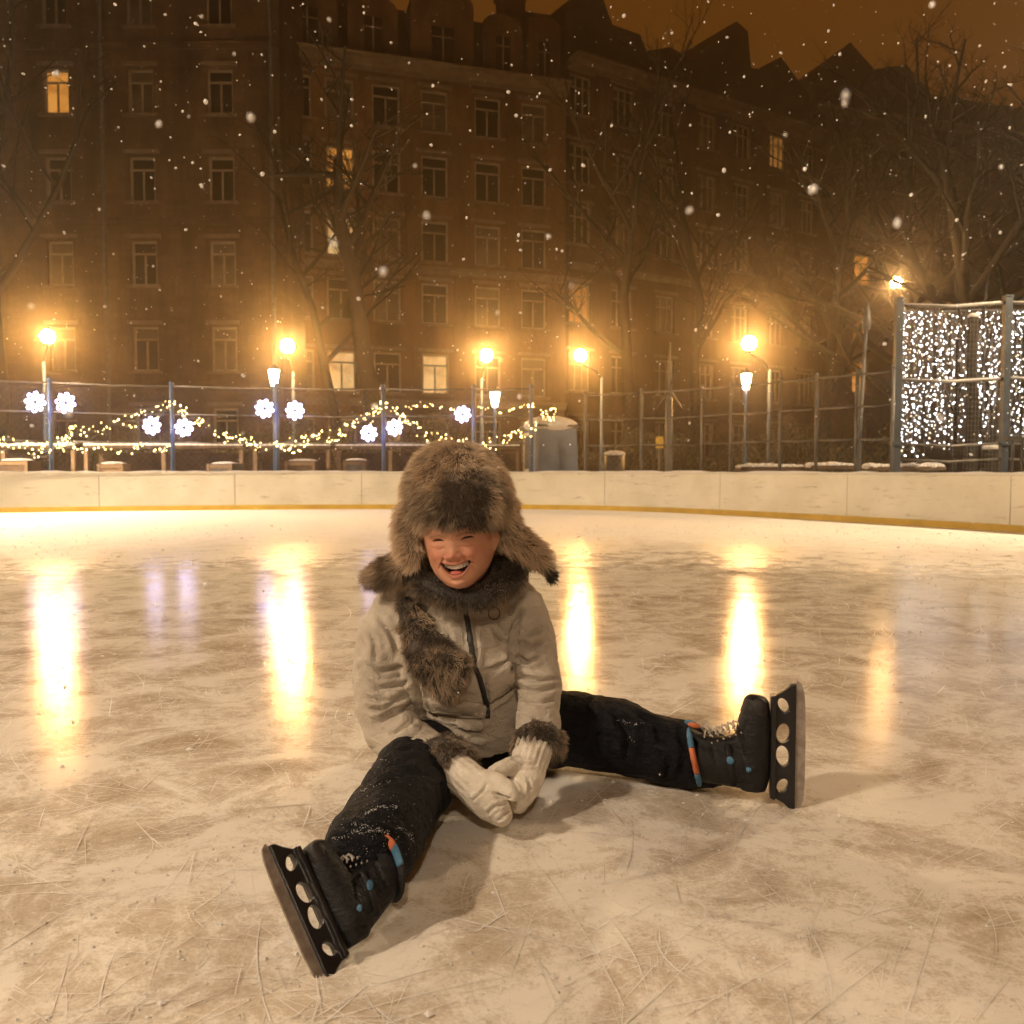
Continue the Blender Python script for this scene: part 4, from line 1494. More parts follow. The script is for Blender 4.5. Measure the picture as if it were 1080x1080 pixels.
# colours
skin = np.ones(X.shape + (3,)) * np.array((0.50, 0.25, 0.155))
nzv = np.array([noise.noise(Vector(q) * 45) for q in verts.reshape(-1, 3)]).reshape(X.shape)
skin *= (1 + .10 * nzv)[..., None]
bl = np.clip(.65 * (G(-.040, -.026, .02, .018) + G(.040, -.026, .02, .018)) + .6 * G(0, -.029, .014, .010), 0, 1) * front
skin = skin * (1 - bl[..., None]) + bl[..., None] * np.array((0.50, 0.175, 0.115))
lm = (np.exp(-((ins + .0030) / .0022) ** 2) * (np.abs(xm) < 1.05) * front)[..., None] * .8
skin = skin * (1 - lm) + lm * np.array((0.40, 0.125, 0.10))
mm = (ss(-.0002, .0012, ins) * front)[..., None]
skin = skin * (1 - mm) + mm * np.array((0.085, 0.018, 0.014))
em = (eyem * front)[..., None]
skin = skin * (1 - em) + em * np.array((0.012, 0.008, 0.006))
br = np.zeros_like(X)
for s in (-1, 1):
    q, t = segdist(np.c_[X.ravel(), Z.ravel()], [(s * .013, .0125), (s * .028, .0165), (s * .046, .0125)])
    br = np.maximum(br, (np.exp(-(q / .0028) ** 2) * .6).reshape(X.shape))
br = (br * front * (0.8 + .4 * nzv))[..., None].clip(0, 1)
skin = skin * (1 - br) + br * np.array((0.06, 0.033, 0.02))
hairm = ss(.02, .05, np.hypot(np.maximum(Z - .045, 0) * 1.6, np.maximum(Y + .02, 0) * .7 + 0))[..., None]
skin = skin * (1 - hairm) + hairm * np.array((0.09, 0.05, 0.03))
rows_ = [np.array([HEADC + HM @ Vector(q) for q in row]) for row in verts]
rowc = [r for r in skin]
# neck and trunk rings continue the same surface
neck = [(HEADC + HM @ Vector((0, -.006, -.1035)), .030, .030), (HEADC + HM @ Vector((0, .012, -.112)), .040, .042), (at(485, 634, 1.76), .046, .046),
        (at(484, 640, 1.80), .10, .06), (at(484, 660, 1.81), .125, .075), (at(488, 710, 1.85), .115, .08), (at(495, 765, 1.88), .12, .09), (at(495, 785, 1.88), .07, .06)]
for c, rx, ry in neck:
    rows_.append(np.array([[c.x + rx * math.sin(t), c.y - ry * math.cos(t), c.z] for t in th]))
    rowc.append(np.tile(np.array((0.50, 0.27, 0.18)), (NU, 1)))
bv = np.vstack(rows_)
bc = np.vstack([r.reshape(-1, 3) for r in rowc])
nr = len(rows_)
fs = [tuple(range(NU))[::-1]]
for i in range(nr - 1):
    for j in range(NU):
        fs.append((i * NU + j, i * NU + (j + 1) % NU, (i + 1) * NU + (j + 1) % NU, (i + 1) * NU + j))
fs.append(tuple(range((nr - 1) * NU, nr * NU)))
me = bpy.data.meshes.new('person')
me.from_pydata([tuple(q) for q in bv], [], fs)
me.polygons.foreach_set('use_smooth', [True] * len(me.polygons))
colour(me, bc)
fixn(me)
shift_mesh(me, BASE)
boy = link('person', me, M['skin'], None, BASE)
tag(boy, 'laughing child in fur hat and beige jacket sitting on the ice in black skates', 'person')


def H(x, y, z):
    return HEADC + HM @ Vector((x, y, z))


mb = MB()
for k in range(9):
    a = (k - 4) * .0056
    wq = (.0036, .0034, .0033, .0032, .0030)[abs(k - 4)]; hq = (.0058, .0055, .0054, .0050, .0046)[abs(k - 4)]
    a2 = abs(a); n0 = len(mb.v)
    mb.ell((0, 0, 0), (wq, .0026, hq), 12, 9)
    c0 = H(a, -.0712 + 16 * a * a, -.0525 + 7 * a * a)
    for i_ in range(n0, len(mb.v)):
        x_, y_, z_ = mb.v[i_]
        f_ = lambda u_, e_: math.copysign(abs(u_) ** e_, u_)
        x_, z_ = wq * f_(x_ / wq, .55), hq * f_(z_ / hq, .6)
        mb.v[i_] = tuple(c0 + HM @ Vector((x_, y_, z_)))
part('teeth', mb, M['teeth'], boy)
mb = MB(); mb.ell(H(0, -.0665, -.0670), (.014, .011, .0055), 12, 8); part('tongue', mb, M['tongue'], boy)

# ---- trousers
mb = MB()
mb.ell(at(500, 768, 1.90), (.165, .13, .115), 20, 12)
capsule(mb, [at(460, 790, 1.84), at(432, 828, 1.56), at(408, 866, 1.40), at(395, 890, 1.30), at(387, 900, 1.265)], [.088, .080, .072, .069, .066], 18)
capsule(mb, [at(540, 770, 1.87), at(605, 768, 1.84), at(655, 776, 1.80), at(690, 789, 1.775), at(725, 796, 1.745), at(745, 799, 1.725)], [.087, .080, .078, .071, .065, .060], 18)
tro = evaluated(mb, .0065, 4)
v = getv(tro); v[:, 2] = np.maximum(v[:, 2], .003); setv(tro, v)
cr = [([(400, 795), (425, 812), (455, 818)], 3, .006), ([(385, 822), (415, 832), (445, 838)], 3, .006), ([(372, 845), (400, 852), (430, 866)], 3, .007), ([(362, 868), (392, 876), (425, 884)], 3, .006),
      ([(352, 884), (380, 893), (410, 905)], 3, .006), ([(420, 850), (440, 860), (450, 875)], 3, .005), ([(400, 905), (415, 915)], 3, .005),
      ([(620, 742), (632, 762), (628, 790)], 4, .006), ([(648, 752), (662, 770), (660, 800)], 4, .007), ([(672, 752), (690, 762), (700, 785)], 4, .007), ([(690, 790), (705, 805), (700, 822)], 3, .006),
      ([(715, 768), (722, 790), (718, 815)], 3, .006), ([(735, 772), (738, 795), (735, 822)], 3, .005), ([(600, 770), (640, 775), (680, 800)], 4, .004)]
folds(tro, cr, .006, 17, 3, .0022, 55, ridge=.0055)
trob = bvh_of(tro)
v = getv(tro); v[:, 2] = np.maximum(v[:, 2], .002); setv(tro, v)
# snow dusted into the folds of the near leg
mb = MB(); rr_ = random.Random(5)
streaks = [([(385, 858), (400, 851), (418, 851)], 150), ([(380, 880), (395, 875), (412, 877)], 110), ([(378, 836), (395, 828), (412, 824)], 60), ([(372, 868), (395, 872), (425, 888)], 120),
           ([(350, 884), (365, 882), (385, 872)], 120), ([(420, 872), (432, 880), (437, 892)], 60), ([(400, 800), (420, 806)], 30), ([(650, 758), (665, 764), (680, 762)], 70), ([(660, 772), (668, 780)], 30)]
for poly, cnt in streaks:
    for k in range(int(cnt * .55)):
        i = rr_.randrange(len(poly) - 1); t = rr_.random()
        x = poly[i][0] + (poly[i + 1][0] - poly[i][0]) * t + rr_.gauss(0, 1.6); y = poly[i][1] + (poly[i + 1][1] - poly[i][1]) * t + rr_.gauss(0, 1.0)
        h, nn = drape(x, y, trob, .0004)
        if h: mb.ell(h, .0002 + .0007 * rr_.random() ** 2, 5, 4)
for k in range(260):
    h, nn = drape(rr_.gauss(395, 28), rr_.gauss(862, 30), trob, .0004)
    if h: mb.ell(h, rr_.uniform(.0002, .0005), 5, 4)
trousers = part('trousers', tro, M['trouser'], boy)
part('snow_dusting', mb, M['snow'], trousers)

# ---- jacket
mb = MB()
mb.tube([at(500, 772, 1.85), at(498, 758, 1.84), at(492, 730, 1.83), at(487, 690, 1.81), at(484, 655, 1.80), at(484, 632, 1.785), at(486, 614, 1.77)],
        [(.135, .11), (.147, .122), (.150, .122), (.152, .120), (.150, .108), (.128, .092), (.080, .066)], 24, ref=(1, 0, 0))
mb.ell(at(484, 690, 1.80), (.15, .13, .15), 20, 12)
armR = [at(425, 640, 1.80), at(408, 668, 1.79), at(402, 705, 1.765), at(405, 745, 1.735), at(414, 771, 1.71), at(438, 789, 1.65), at(464, 803, 1.60)]
radR = [.060, .060, .058, .058, .057, .050, .043]
armL = [at(545, 637, 1.80), at(558, 665, 1.79), at(564, 700, 1.76), at(568, 730, 1.735), at(568, 755, 1.70), at(566, 777, 1.665)]
radL = [.055, .053, .049, .047, .045, .041]
capsule(mb, armR, radR, 18); capsule(mb, armL, radL, 18)
jac = evaluated(mb, .004, 5)
cr = [  # sleeve on the left of the picture
    ([(385, 700), (402, 708), (425, 703)], 2.6, .006), ([(383, 716), (400, 726), (425, 722), (432, 716)], 2.6, .006), ([(385, 735), (402, 740), (420, 736)], 2.4, .005), ([(388, 748), (405, 748), (425, 735)], 2.8, .007),
    ([(398, 762), (420, 752), (436, 742)], 2.8, .008), ([(410, 776), (430, 764), (446, 752)], 2.6, .007), ([(417, 786), (438, 774), (452, 762)], 2.2, .005), ([(440, 796), (452, 784)], 2.0, .004),
    ([(400, 650), (412, 668), (420, 690)], 3, .005), ([(388, 660), (395, 680), (396, 700)], 3, .005), ([(426, 640), (432, 680), (438, 715), (446, 750)], 3.2, .008),
    # sleeve on the right
    ([(545, 660), (556, 668), (574, 662)], 2.6, .005), ([(541, 690), (556, 698), (570, 692)], 2.6, .007), ([(545, 676), (560, 682), (575, 674)], 2.4, .005), ([(548, 712), (565, 718), (585, 716)], 2.4, .006),
    ([(547, 726), (565, 729), (587, 725)], 2.4, .006), ([(549, 740), (566, 742), (586, 738)], 2.2, .004), ([(552, 640), (541, 665), (537, 690), (543, 715)], 3.0, .009),
    # trunk: pockets, waist seam, hem
    ([(448, 750), (470, 757), (495, 760), (512, 759)], 2.0, .006), ([(512, 707), (530, 700), (540, 690)], 2.0, .005), ([(514, 745), (530, 736), (545, 724)], 2.0, .006), ([(512, 712), (514, 735), (516, 760)], 1.6, .004),
    ([(500, 650), (503, 680), (500, 705)], 2.6, .003), ([(470, 660), (480, 690), (492, 706)], 2.6, .003), ([(520, 660), (526, 672), (536, 676)], 2.6, .003), ([(455, 745), (462, 758)], 1.6, .003)]
folds(jac, cr, .0055, 17, 1, .0020, 48, ridge=.0042)
# sit the hem down as a clean edge
jb = bvh_of(jac)
# zip and placket
zl = [(490, 640), (493, 655), (496, 672), (498, 690), (501, 704), (506, 716), (510, 730), (513, 745), (514, 757)]
mbz = MB()
pts = []
for k in range(60):
    t = k / 59 * (len(zl) - 1); i = min(int(t), len(zl) - 2); t -= i
    h, nn = drape(zl[i][0] + (zl[i + 1][0] - zl[i][0]) * t, zl[i][1] + (zl[i + 1][1] - zl[i][1]) * t, jb, .001)
    if h: pts.append(h)
mbz.tube(pts, [(.0055, .0022)] * len(pts), 8, ref=(1, 0, 0))
zl2 = [(508, 708), (511, 722), (514, 740), (514, 756)]
pts2 = []
for k in range(30):
    t = k / 29 * (len(zl2) - 1); i = min(int(t), len(zl2) - 2); t -= i
    h, nn = drape(zl2[i][0] + (zl2[i + 1][0] - zl2[i][0]) * t, zl2[i][1] + (zl2[i + 1][1] - zl2[i][1]) * t, jb, .001)
    if h: pts2.append(h)
mbs = MB()
h, nn = drape(494, 664, jb, .005)
mbs.ell(h, (.004, .003, .006), 8, 6); mbs.tube([h, h + Vector((0, -.003, -.022))], [.0016, .003], 6)
# chest badge ring (a stitched oval)
mbr = MB(); pts = []
for k in range(25):
    a = 2 * math.pi * k / 24
    h, nn = drape(521 + 6 * math.cos(a), 647 + 6.5 * math.sin(a), jb, .0005)
    if h: pts.append(h)
mbr.tube(pts, .0012, 5, caps=False)
# pocket flaps
mbp = MB()
for quad in ([(512, 714), (540, 693), (543, 720), (516, 743)], [(449, 736), (508, 742), (509, 757), (455, 752)], [(480, 759), (512, 761), (508, 772), (482, 767)]):
    nU, nV = 14, 8
    gridp = []
    for i in range(nU + 1):
        for j in range(nV + 1):
            a, b_ = i / nU, j / nV
            x = (quad[0][0] * (1 - a) + quad[1][0] * a) * (1 - b_) + (quad[3][0] * (1 - a) + quad[2][0] * a) * b_
            y = (quad[0][1] * (1 - a) + quad[1][1] * a) * (1 - b_) + (quad[3][1] * (1 - a) + quad[2][1] * a) * b_
            e = min(a, 1 - a, b_, 1 - b_)
            h, nn = drape(x, y, jb, .0075 if e > 0.01 else 0.0)
            gridp.append(h if h else at(x, y, 1.7))
    mbp.add(gridp, [(i * (nV + 1) + j, i * (nV + 1) + j + 1, (i + 1) * (nV + 1) + j + 1, (i + 1) * (nV + 1) + j) for i in range(nU) for j in range(nV)])
mbseam = MB()
for line in ([(430, 642), (444, 650), (462, 654), (484, 655)], [(504, 652), (524, 640), (545, 634)], [(441, 640), (437, 662), (440, 700), (447, 735)], [(541, 640), (537, 668), (539, 700)],
             [(455, 707), (475, 735), (508, 741)], [(505, 650), (507, 680), (508, 702)], [(486, 655), (488, 680), (489, 700)], [(392, 700), (396, 735), (404, 765), (424, 790)], [(578, 660), (583, 700), (584, 735)]):
    pts = []
    for k in range(36):
        t = k / 35 * (len(line) - 1); i = min(int(t), len(line) - 2); t -= i
        h, nn = drape(line[i][0] + (line[i + 1][0] - line[i][0]) * t, line[i][1] + (line[i + 1][1] - line[i][1]) * t, jb, .0)
        if h and (not pts or (h - pts[-1]).length < .02): pts.append(h)
    if len(pts) > 4: mbseam.tube(pts, .0011, 5)
jacket = part('jacket', jac, M['jacket'], boy)
part('seam', mbseam, M['jacket'], jacket)
part('zipper', mbz, M['zip'], jacket)
part('zip_pull', mbs, M['zip'], jacket)
part('badge', mbr, M['zip'], jacket)
part('pocket_flap', mbp, M['jacket'], jacket)


# ---- fur pieces
def lerp3(a, b_, t):
    return np.array(a)[None, :] * (1 - t[:, None]) + np.array(b_)[None, :] * t[:, None]


def tone_hat(P, rd):
    x, y, w = project(P)
    # dark patch on the brim, tan sides and pale crown
    wob = np.array([noise.noise_vector(Vector(p) * 30) for p in P])
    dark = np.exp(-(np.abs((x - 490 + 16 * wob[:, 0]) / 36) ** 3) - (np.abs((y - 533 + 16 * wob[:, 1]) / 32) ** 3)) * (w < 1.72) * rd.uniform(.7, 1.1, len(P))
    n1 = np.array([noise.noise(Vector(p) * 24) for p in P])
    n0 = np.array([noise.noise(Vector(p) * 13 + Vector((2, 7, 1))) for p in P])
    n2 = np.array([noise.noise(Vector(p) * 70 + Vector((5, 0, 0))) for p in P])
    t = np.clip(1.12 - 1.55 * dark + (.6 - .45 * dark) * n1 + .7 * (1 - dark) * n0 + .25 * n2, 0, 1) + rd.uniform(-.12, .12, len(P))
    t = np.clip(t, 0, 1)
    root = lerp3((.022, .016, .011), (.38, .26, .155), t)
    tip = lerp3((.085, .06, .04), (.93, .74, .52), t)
    k = (rd.random(len(P)) < .10)
    tip[k] *= .35
    return root, tip


def tone_brown(lo, hi, seed):
    def f(P, rd):
        n1 = np.array([noise.noise(Vector(p) * 30 + Vector((seed, 0, 0))) for p in P])
        t = np.clip(.45 + .7 * n1 + rd.uniform(-.25, .25, len(P)), 0, 1)
        tip = lerp3(lo, hi, t)
        return tip * .35, tip
    return f


hc = at(482, 532, 1.705)
mb = MB()
mb.ell(at(481, 520, 1.71), (.096, .108, .090), 22, 14)
mb.ell(at(480, 495, 1.715), (.080, .090, .054), 22, 14)
mb.ell(at(460, 518, 1.70), (.06, .09, .068), 18, 12)
mb.ell(at(504, 520, 1.70), (.06, .09, .068), 18, 12)
mb.ell(at(486, 575, 1.775), (.088, .045, .075), 18, 12)
# upturned brim over the forehead
mb.tube([at(437, 543, 1.69), at(449, 538, 1.625), at(469, 532, 1.59), at(491, 531, 1.585), at(512, 533, 1.605), at(527, 538, 1.66), at(532, 543, 1.69)],
        [(.02, .034), (.022, .038), (.022, .042), (.022, .043), (.022, .040), (.020, .036), (.018, .03)], 14, ref=(0, -1, 0))
# ear flap on the left of the picture, hanging; the one on the right, lifted aside
capsule(mb, [at(432, 545, 1.685), at(430, 563, 1.67), at(431, 580, 1.66), at(433, 592, 1.655)], [.026, .024, .021, .014], 14)
capsule(mb, [at(526, 545, 1.69), at(539, 565, 1.685), at(556, 579, 1.69), at(570, 590, 1.70), at(577, 599, 1.70)], [.028, .026, .025, .020, .010], 14)
hat = evaluated(mb, .006, 4)
hb = bvh_of(hat)


def hatflow(p):
    d = Vector(p) - hc
    f = Vector((d.x * 1.2, d.y * .8, -.09 + d.z * .2))
    return f.normalized()


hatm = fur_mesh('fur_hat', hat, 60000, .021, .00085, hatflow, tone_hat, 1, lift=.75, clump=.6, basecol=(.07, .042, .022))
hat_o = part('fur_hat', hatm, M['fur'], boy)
mb = MB(); capsule(mb, [at(577, 599, 1.70), at(581, 606, 1.70), at(583, 612, 1.70)], [.007, .006, .003], 8)
tipm = fur_mesh('flap_tip', evaluated(mb, .003, 2), 900, .016, .0012, (.3, 0, -.7), tone_brown((.008, .006, .005), (.03, .02, .014), 2), 3)
part('flap_tip', tipm, M['fur'], hat_o)

# collar
mb = MB()
col = [at(437, 596, 1.74), at(441, 612, 1.70), at(453, 619, 1.665), at(471, 627, 1.64), at(491, 632, 1.635), at(511, 628, 1.64), at(529, 618, 1.66), at(541, 606, 1.70), at(546, 592, 1.74)]
capsule(mb, col, [.024, .025, .024, .022, .020, .022, .025, .026, .024], 12)
mb.ell(at(518, 606, 1.735), (.035, .03, .035), 12, 8)
mb.tube([at(437, 596, 1.74), at(450, 590, 1.82), at(490, 588, 1.86), at(530, 588, 1.82), at(546, 592, 1.74)], .03, 12)
colm = fur_mesh('fur_collar', evaluated(mb, .005, 3), 15000, .016, .0009, (0, -.4, -.5), tone_brown((.014, .010, .008), (.36, .26, .17), 7), 5, lift=.9, clump=.5, basecol=(.012, .009, .007))
part('fur_collar', colm, M['fur'], boy)
# the collar wing over the shoulder on the left
mb = MB()
capsule(mb, [at(436, 592, 1.71), at(420, 601, 1.71), at(404, 606, 1.72), at(392, 610, 1.74)], [.022, .026, .024, .014], 12)
wing = fur_mesh('fur_wing', evaluated(mb, .005, 3), 8000, .022, .0009, (-.7, -.1, -.35), tone_brown((.14, .10, .06), (.80, .60, .40), 9), 6, lift=.7, clump=.5, basecol=(.05, .03, .018))
part('fur_lapel', wing, M['fur'], boy)
# fur lapel lying diagonally down the chest
mb = MB(); pts, rad = [], []
path = [(431, 634), (436, 655), (447, 678), (461, 698), (476, 712), (490, 716)]
for k in range(26):
    t = k / 25 * (len(path) - 1); i = min(int(t), len(path) - 2); t -= i
    h, nn = drape(path[i][0] + (path[i + 1][0] - path[i][0]) * t, path[i][1] + (path[i + 1][1] - path[i][1]) * t, jb, .006)
    if h: pts.append(h)
mb.tube(pts, [(.020 + .030 * min(1, k / 15) - (.012 if k > len(pts) - 3 else 0), .017) for k in range(len(pts))], 14, ref=(1, 0, .35))
scarf = fur_mesh('fur_scarf', evaluated(mb, .005, 3), 12500, .017, .0009, (.15, -.2, -.6), tone_brown((.07, .048, .03), (.80, .60, .40), 12), 8, lift=.75, clump=.75, basecol=(.03, .018, .01))
part('fur_scarf', scarf, M['fur'], boy)


def cuff(a, b_, r, n, seed):
    mb = MB(); d = (Vector(b_) - Vector(a)).normalized()
    mb.tube([a, Vector(a).lerp(b_, .5), b_], [r * .94, r * 1.08, r * .98], 18)
    m = fur_mesh('fur_cuff', evaluated(mb, .005, 3), int(n * 1.6), .015, .0009, tuple(d * .6 + Vector((0, -.1, -.3))), tone_brown((.03, .022, .015), (.62, .46, .31), seed), seed, lift=.8, clump=.7, basecol=(.03, .02, .012))
    part('fur_cuff', m, M['fur'], boy)


cuff(at(461, 797, 1.605), at(483, 814, 1.55), .046, 3800, 21)
cuff(at(567, 773, 1.67), at(568, 795, 1.635), .047, 3600, 22)


# ---- knitted mittens
def mitten(body, bodyr, thumb, thumbr, creases, ribs, ref):
    mb = MB()
    mb.tube(body, bodyr, 20, ref=ref)
    mb.ell(body[-1], min(bodyr[-1]), 14, 10)
    capsule(mb, thumb, thumbr, 14)
    m = evaluated(mb, .0035, 4)
    v, n = getv(m), getn(m)
    # ribbed cuff
    a, b_ = np.array(ribs[0]), np.array(ribs[1])
    ax = (b_ - a) / np.linalg.norm(b_ - a)
    s = (v - a) @ ax / np.linalg.norm(b_ - a)
    u = np.cross(ax, (0.3, .2, .9)); u /= np.linalg.norm(u); w = np.cross(ax, u)
    q = v - a
    ang = np.arctan2(q @ w, q @ u)
    wgt = np.clip(1.15 - s, 0, 1) * np.clip(s + .6, 0, 1)
    setv(m, v + n * (.0018 * np.sin(ang * 17) * np.clip(wgt * 2, 0, 1))[:, None])
    folds(m, creases, .002, 40, 5, .0009, 130)
    part('mitten', m, M['knit'], boy)


mitten([at(479, 812, 1.56), at(492, 822, 1.535), at(505, 834, 1.52), at(519, 849, 1.50), at(529, 860, 1.49)], [(.036, .033), (.036, .032), (.041, .032), (.038, .028), (.024, .020)],
       [at(512, 822, 1.51), at(526, 824, 1.495), at(537, 832, 1.485), at(542, 839, 1.48)], [.018, .016, .0145, .012],
       [([(497, 845), (506, 838), (514, 826)], 1.6, .003), ([(513, 858), (522, 850), (532, 848)], 1.6, .003), ([(524, 866), (534, 858), (541, 852)], 1.6, .003), ([(516, 836), (528, 838), (538, 842)], 1.4, .004)],
       (at(476, 808, 1.56), at(505, 834, 1.52)), (0, -.4, 1))
mitten([at(564, 786, 1.635), at(559, 803, 1.61), at(555, 820, 1.585), at(551, 836, 1.565), at(547, 848, 1.55)], [(.037, .034), (.035, .032), (.033, .028), (.028, .024), (.019, .018)],
       [at(551, 806, 1.595), at(538, 808, 1.575), at(527, 812, 1.56), at(520, 814, 1.55)], [.018, .0165, .0145, .012],
       [([(540, 800), (552, 806), (566, 806)], 1.6, .003), ([(545, 822), (552, 830), (551, 842)], 1.5, .004), ([(556, 818), (560, 832)], 1.4, .003)],
       (at(566, 782, 1.64), at(556, 815, 1.59)), (1, 0, 0))


# ---- skates: built upright (toe +x, sole at z 0) and then set on each foot
def skate(heel, toe_dir, up_dir, scale, side, lean=0.0, label=None):
    x = Vector(toe_dir).normalized(); z = Vector(up_dir); z = (z - x * z.dot(x)).normalized(); y = z.cross(x)
    T = Matrix((x, y, z)).transposed() * scale
    heel = Vector(heel)

    def place(me):
        v = getv(me)
        v[:, 0] += lean * np.maximum(v[:, 2] - .045, 0)
        v = v @ np.array(T).T + np.array(heel)
        setv(me, v); return me

    mb = MB()
    mb.tube([(-.002, 0, .036), (.03, 0, .036), (.07, 0, .036), (.12, 0, .034), (.165, 0, .031), (.192, 0, .028), (.203, 0, .026)],
            [(.026, .030), (.035, .038), (.035, .040), (.037, .038), (.036, .032), (.028, .027), (.014, .016)], 18, ref=(0, 1, 0))
    mb.tube([(.046, 0, .03), (.046, 0, .07), (.044, 0, .105), (.044, 0, .135), (.046, 0, .155)], [(.037, .044), (.039, .048), (.041, .047), (.044, .048), (.045, .049)], 18, ref=(0, 1, 0))
    mb.tube([(.100, 0, .055), (.088, 0, .095), (.086, 0, .135), (.098, 0, .172)], [(.024, .018), (.025, .014), (.027, .012), (.024, .009)], 14, ref=(0, 1, 0))
    m = evaluated(mb, .0045, 3)
    v = getv(m); v[:, 2] = np.maximum(v[:, 2], 0.0); setv(m, v)
    n = getn(m); d = np.zeros(len(v))
    for poly, wd, dep in (([(.0, .062), (.05, .05), (.10, .062), (.15, .05)], .0022, .003), ([(.165, .0), (.168, .03), (.160, .07)], .002, .0028), ([(.01, .12), (.05, .112), (.08, .12)], .002, .003), ([(.02, .03), (.018, .08), (.006, .12)], .002, .0022)):
        q, t = segdist(v[:, [0, 2]], poly); d -= dep * np.exp(-(q / wd) ** 2)
    d[v[:, 2] < .004] = 0
    setv(m, v + n * d[:, None])
    o = part('ice_skate', place(m), M['boot'], boy)
    if label: o['label'] = label
    # plastic holder: two towers, struts and the long bar
    hb_ = MB()
    hb_.prism([(-.012, -.0005), (.205, -.0005), (.207, -.011), (-.014, -.011)], -.022, .022)
    bmh = bmesh.new()
    loops = [[(-.034, -.053), (.233, -.053), (.231, -.041), (.219, -.028), (.206, -.0105), (-.012, -.0105), (-.021, -.028), (-.032, -.041)]]
    for cx_, cz_, rx_, rz_, sk_ in ((.016, -.0265, .0130, .0115, -.45), (.078, -.0265, .0215, .0132, .25), (.126, -.0265, .0205, .0132, -.25), (.186, -.0265, .0135, .0115, .45)):
        loops.append([(cx_ + rx_ * math.cos(2 * math.pi * k / 20) + sk_ * rz_ * math.sin(2 * math.pi * k / 20), cz_ + rz_ * math.sin(2 * math.pi * k / 20)) for k in range(20)])
    eds = []
    for lp_ in loops:
        vv = [bmh.verts.new((a_, -.0105, c_)) for a_, c_ in lp_]
        eds += [bmh.edges.new((vv[k], vv[(k + 1) % len(vv)])) for k in range(len(vv))]
    bmesh.ops.triangle_fill(bmh, use_beauty=True, use_dissolve=False, edges=eds)
    ex = bmesh.ops.extrude_face_region(bmh, geom=bmh.faces[:])
    bmesh.ops.translate(bmh, vec=(0, .021, 0), verts=[g_ for g_ in ex['geom'] if isinstance(g_, bmesh.types.BMVert)])
    bmesh.ops.recalc_face_normals(bmh, faces=bmh.faces[:])
    bmh.verts.index_update()
    hb_.add([v_.co.copy() for v_ in bmh.verts], [tuple(v_.index for v_ in f_.verts) for f_ in bmh.faces])
    bmh.free()
    part('holder', place(evaluated(hb_, .0022, 4)), M['holder'], o)
    bl = MB()
    top = [(-.030, -.0525), (.232, -.0525)]
    bot = [(.239, -.055), (.233, -.064), (.214, -.070), (.18, -.0725), (.10, -.0735), (.02, -.0725), (-.012, -.070), (-.030, -.064), (-.037, -.056)]
    bl.prism(top + bot, -.0032, .0032)
    part('blade', place(fixn(bl.mesh('blade'))), M['steel'], o, False)
    la = MB()
    for k in range(6):
        t = k / 5
        p = Vector((.132 - .032 * t, 0, .066 + .060 * t))
        w = .019 - .002 * t
        for s in (-1, 1):
            la.tube([p + Vector((0, -s * w, -.006)), p + Vector((.008, -s * w * .4, .003)), p + Vector((.0075, s * w * .4, .010)), p + Vector((-.006, s * w, .012))], .0021, 6)
    for s in (-1, 1):
        lp = [Vector((.102, 0, .136)), Vector((.116, s * .014, .146)), Vector((.124, s * .030, .132)), Vector((.112, s * .022, .122)), Vector((.102, 0, .130))]
        la.tube(lp, .0019, 6)
    part('laces', place(fixn(la.mesh('laces', True))), M['lace'], o)
    ey = MB()
    for k in range(6):
        t = k / 5
        for s in (-1, 1):
            ey.ell((.122 - .034 * t, s * .0235, .060 + .062 * t), .0025, 8, 6)
    part('eyelets', place(fixn(ey.mesh('eyelets', True))), M['steel'], o)
    # bright padded collar in separate patches
    cu = [(M['blue'], -40, 18), (M['orange'], 18, 62), (M['blue'], 62, 100), (M['boot'], 100, 200), (M['blue'], 200, 245), (M['orange'], 245, 300), (M['blue'], 300, 320)]
    for mt, a0, a1 in cu:
        c_ = MB(); pts = []
        for k in range(7):
            a = R(a0 + (a1 - a0) * k / 6)
            pts.append((.046 + .050 * math.cos(a), (.049) * math.sin(a), .158 + .012 * math.cos(a)))
        c_.tube(pts, [(.0065 * e_, .0120 * e_) for e_ in (1, 1, 1, 1, 1, 1, 1)], 10, ref=(0, 0, 1))
        part('collar_patch', place(fixn(c_.mesh('collar_patch', True))), mt, o)
    for s in (-1, 1):
        pn = MB(); pn.ell((.175, s * .024, .024), (.026, .010, .018), 16, 8)
        part('toe_guard', place(fixn(pn.mesh('toe_guard', True))), M['panel'], o)
    for cc, mt in (((.116, .010, .168), 'blue'), ((.116, -.011, .160), 'orange')):
        pn = MB(); pn.ell(cc, (.006, .011, .014), 12, 8); part('tongue_patch', place(fixn(pn.mesh('tongue_patch', True))), M[mt], o)
    st = MB()
    st.tube([(.010, -.0385, .075), (.05, -.0395, .082), (.09, -.030, .088), (.098, 0, .092), (.09, .030, .088), (.05, .0395, .082), (.010, .0385, .075)], [(.007, .0022)] * 7, 8, ref=(0, 0, 1))
    part('ankle_strap', place(fixn(st.mesh('ankle_strap', True))), M['boot'], o)
    for c_, rr2 in (((.062, side * .041, .083), (.009, .003, .008)), ((.05, side * .0385, .045), (.006, .003, .006))):
        bk = MB(); bk.ell(c_, rr2, 10, 6)
        part('buckle', place(fixn(bk.mesh('buckle', True))), M['blue'], o)
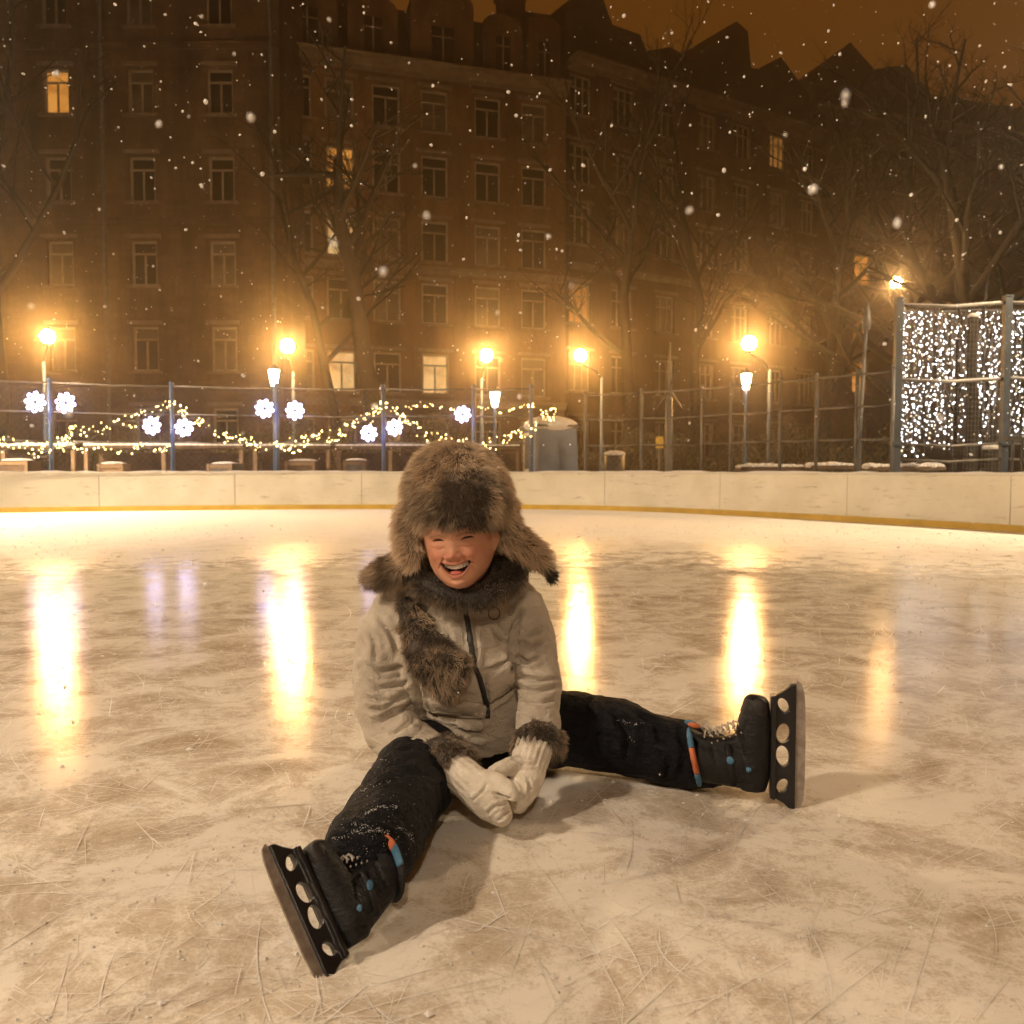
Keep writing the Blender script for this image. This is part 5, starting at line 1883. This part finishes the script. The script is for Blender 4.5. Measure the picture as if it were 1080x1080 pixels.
    return o


# foot on the right of the picture
t_toe = at(818, 742, 1.69); t_heel = at(812, 838, 1.655)
skate(at(811, 834, 1.655), (.03, .10, .99), (-.97, .22, .0), .90, -1, .12)
# foot on the left, nearer the camera
skate(at(362, 1003, 1.13), (-.50, .36, .79), (.60, .74, .20), .71, 1, .40)

# ------------------------------------------------------------------ falling snow
rd = np.random.default_rng(21)
mb = MB()
n = 3300
for i in range(n):
    d = 0.9 + 13 * rd.random() ** 1.6
    px, py = rd.uniform(-60, 1140), rd.uniform(-60, 1000) if rd.random() < .35 else rd.uniform(-60, 480)
    if i < 34:
        d = rd.uniform(.30, .62); py = rd.uniform(0, 470)
    c = at(px, py, d)
    if c.z < 0.03: continue
    if 300 < px < 900 and py > 440 and d < 2.1 and rd.random() < .8: continue
    s = (.0008 + .0022 * rd.random() ** 2.2) * (0.75 + 0.22 * d)
    if i < 34: s = rd.uniform(.0008, .0019)
    big_ = i < 34 or s * 900 / d > 2.2
    mt_ = Matrix.Rotation(rd.uniform(0, 3), 3, 'X') @ Matrix.Rotation(rd.uniform(0, 3), 3, 'Z')
    mb.ell(c, (s * rd.uniform(.7, 1.2), s * rd.uniform(.6, 1.0), s * rd.uniform(.7, 1.3)), 8 if big_ else 4, 6 if big_ else 3, 0, mt_)
tag(obj('falling_snow', mb, M['flake'], smooth=True), 'white snowflakes falling through the night air', 'snow', kind='stuff')

# ------------------------------------------------------------------ haze
if HAZE > 0:
    hz, nt, b = new_mat('haze')
    nt.nodes.remove(b)
    pv = N(nt, 'ShaderNodeVolumePrincipled')
    pv.inputs['Color'].default_value = (0.95, 0.86, 0.72, 1)
    pv.inputs['Density'].default_value = HAZE
    pv.inputs['Anisotropy'].default_value = 0.92
    nt.links.new(pv.outputs['Volume'], nt.nodes['Material Output'].inputs['Volume'])
    mb = MB(); mb.box((0, 190, 14.0), (700, 700, 32.2))
    o = obj('haze', mb, hz)
    tag(o, 'thin snowy haze glowing round the lamps', 'haze', kind='stuff')
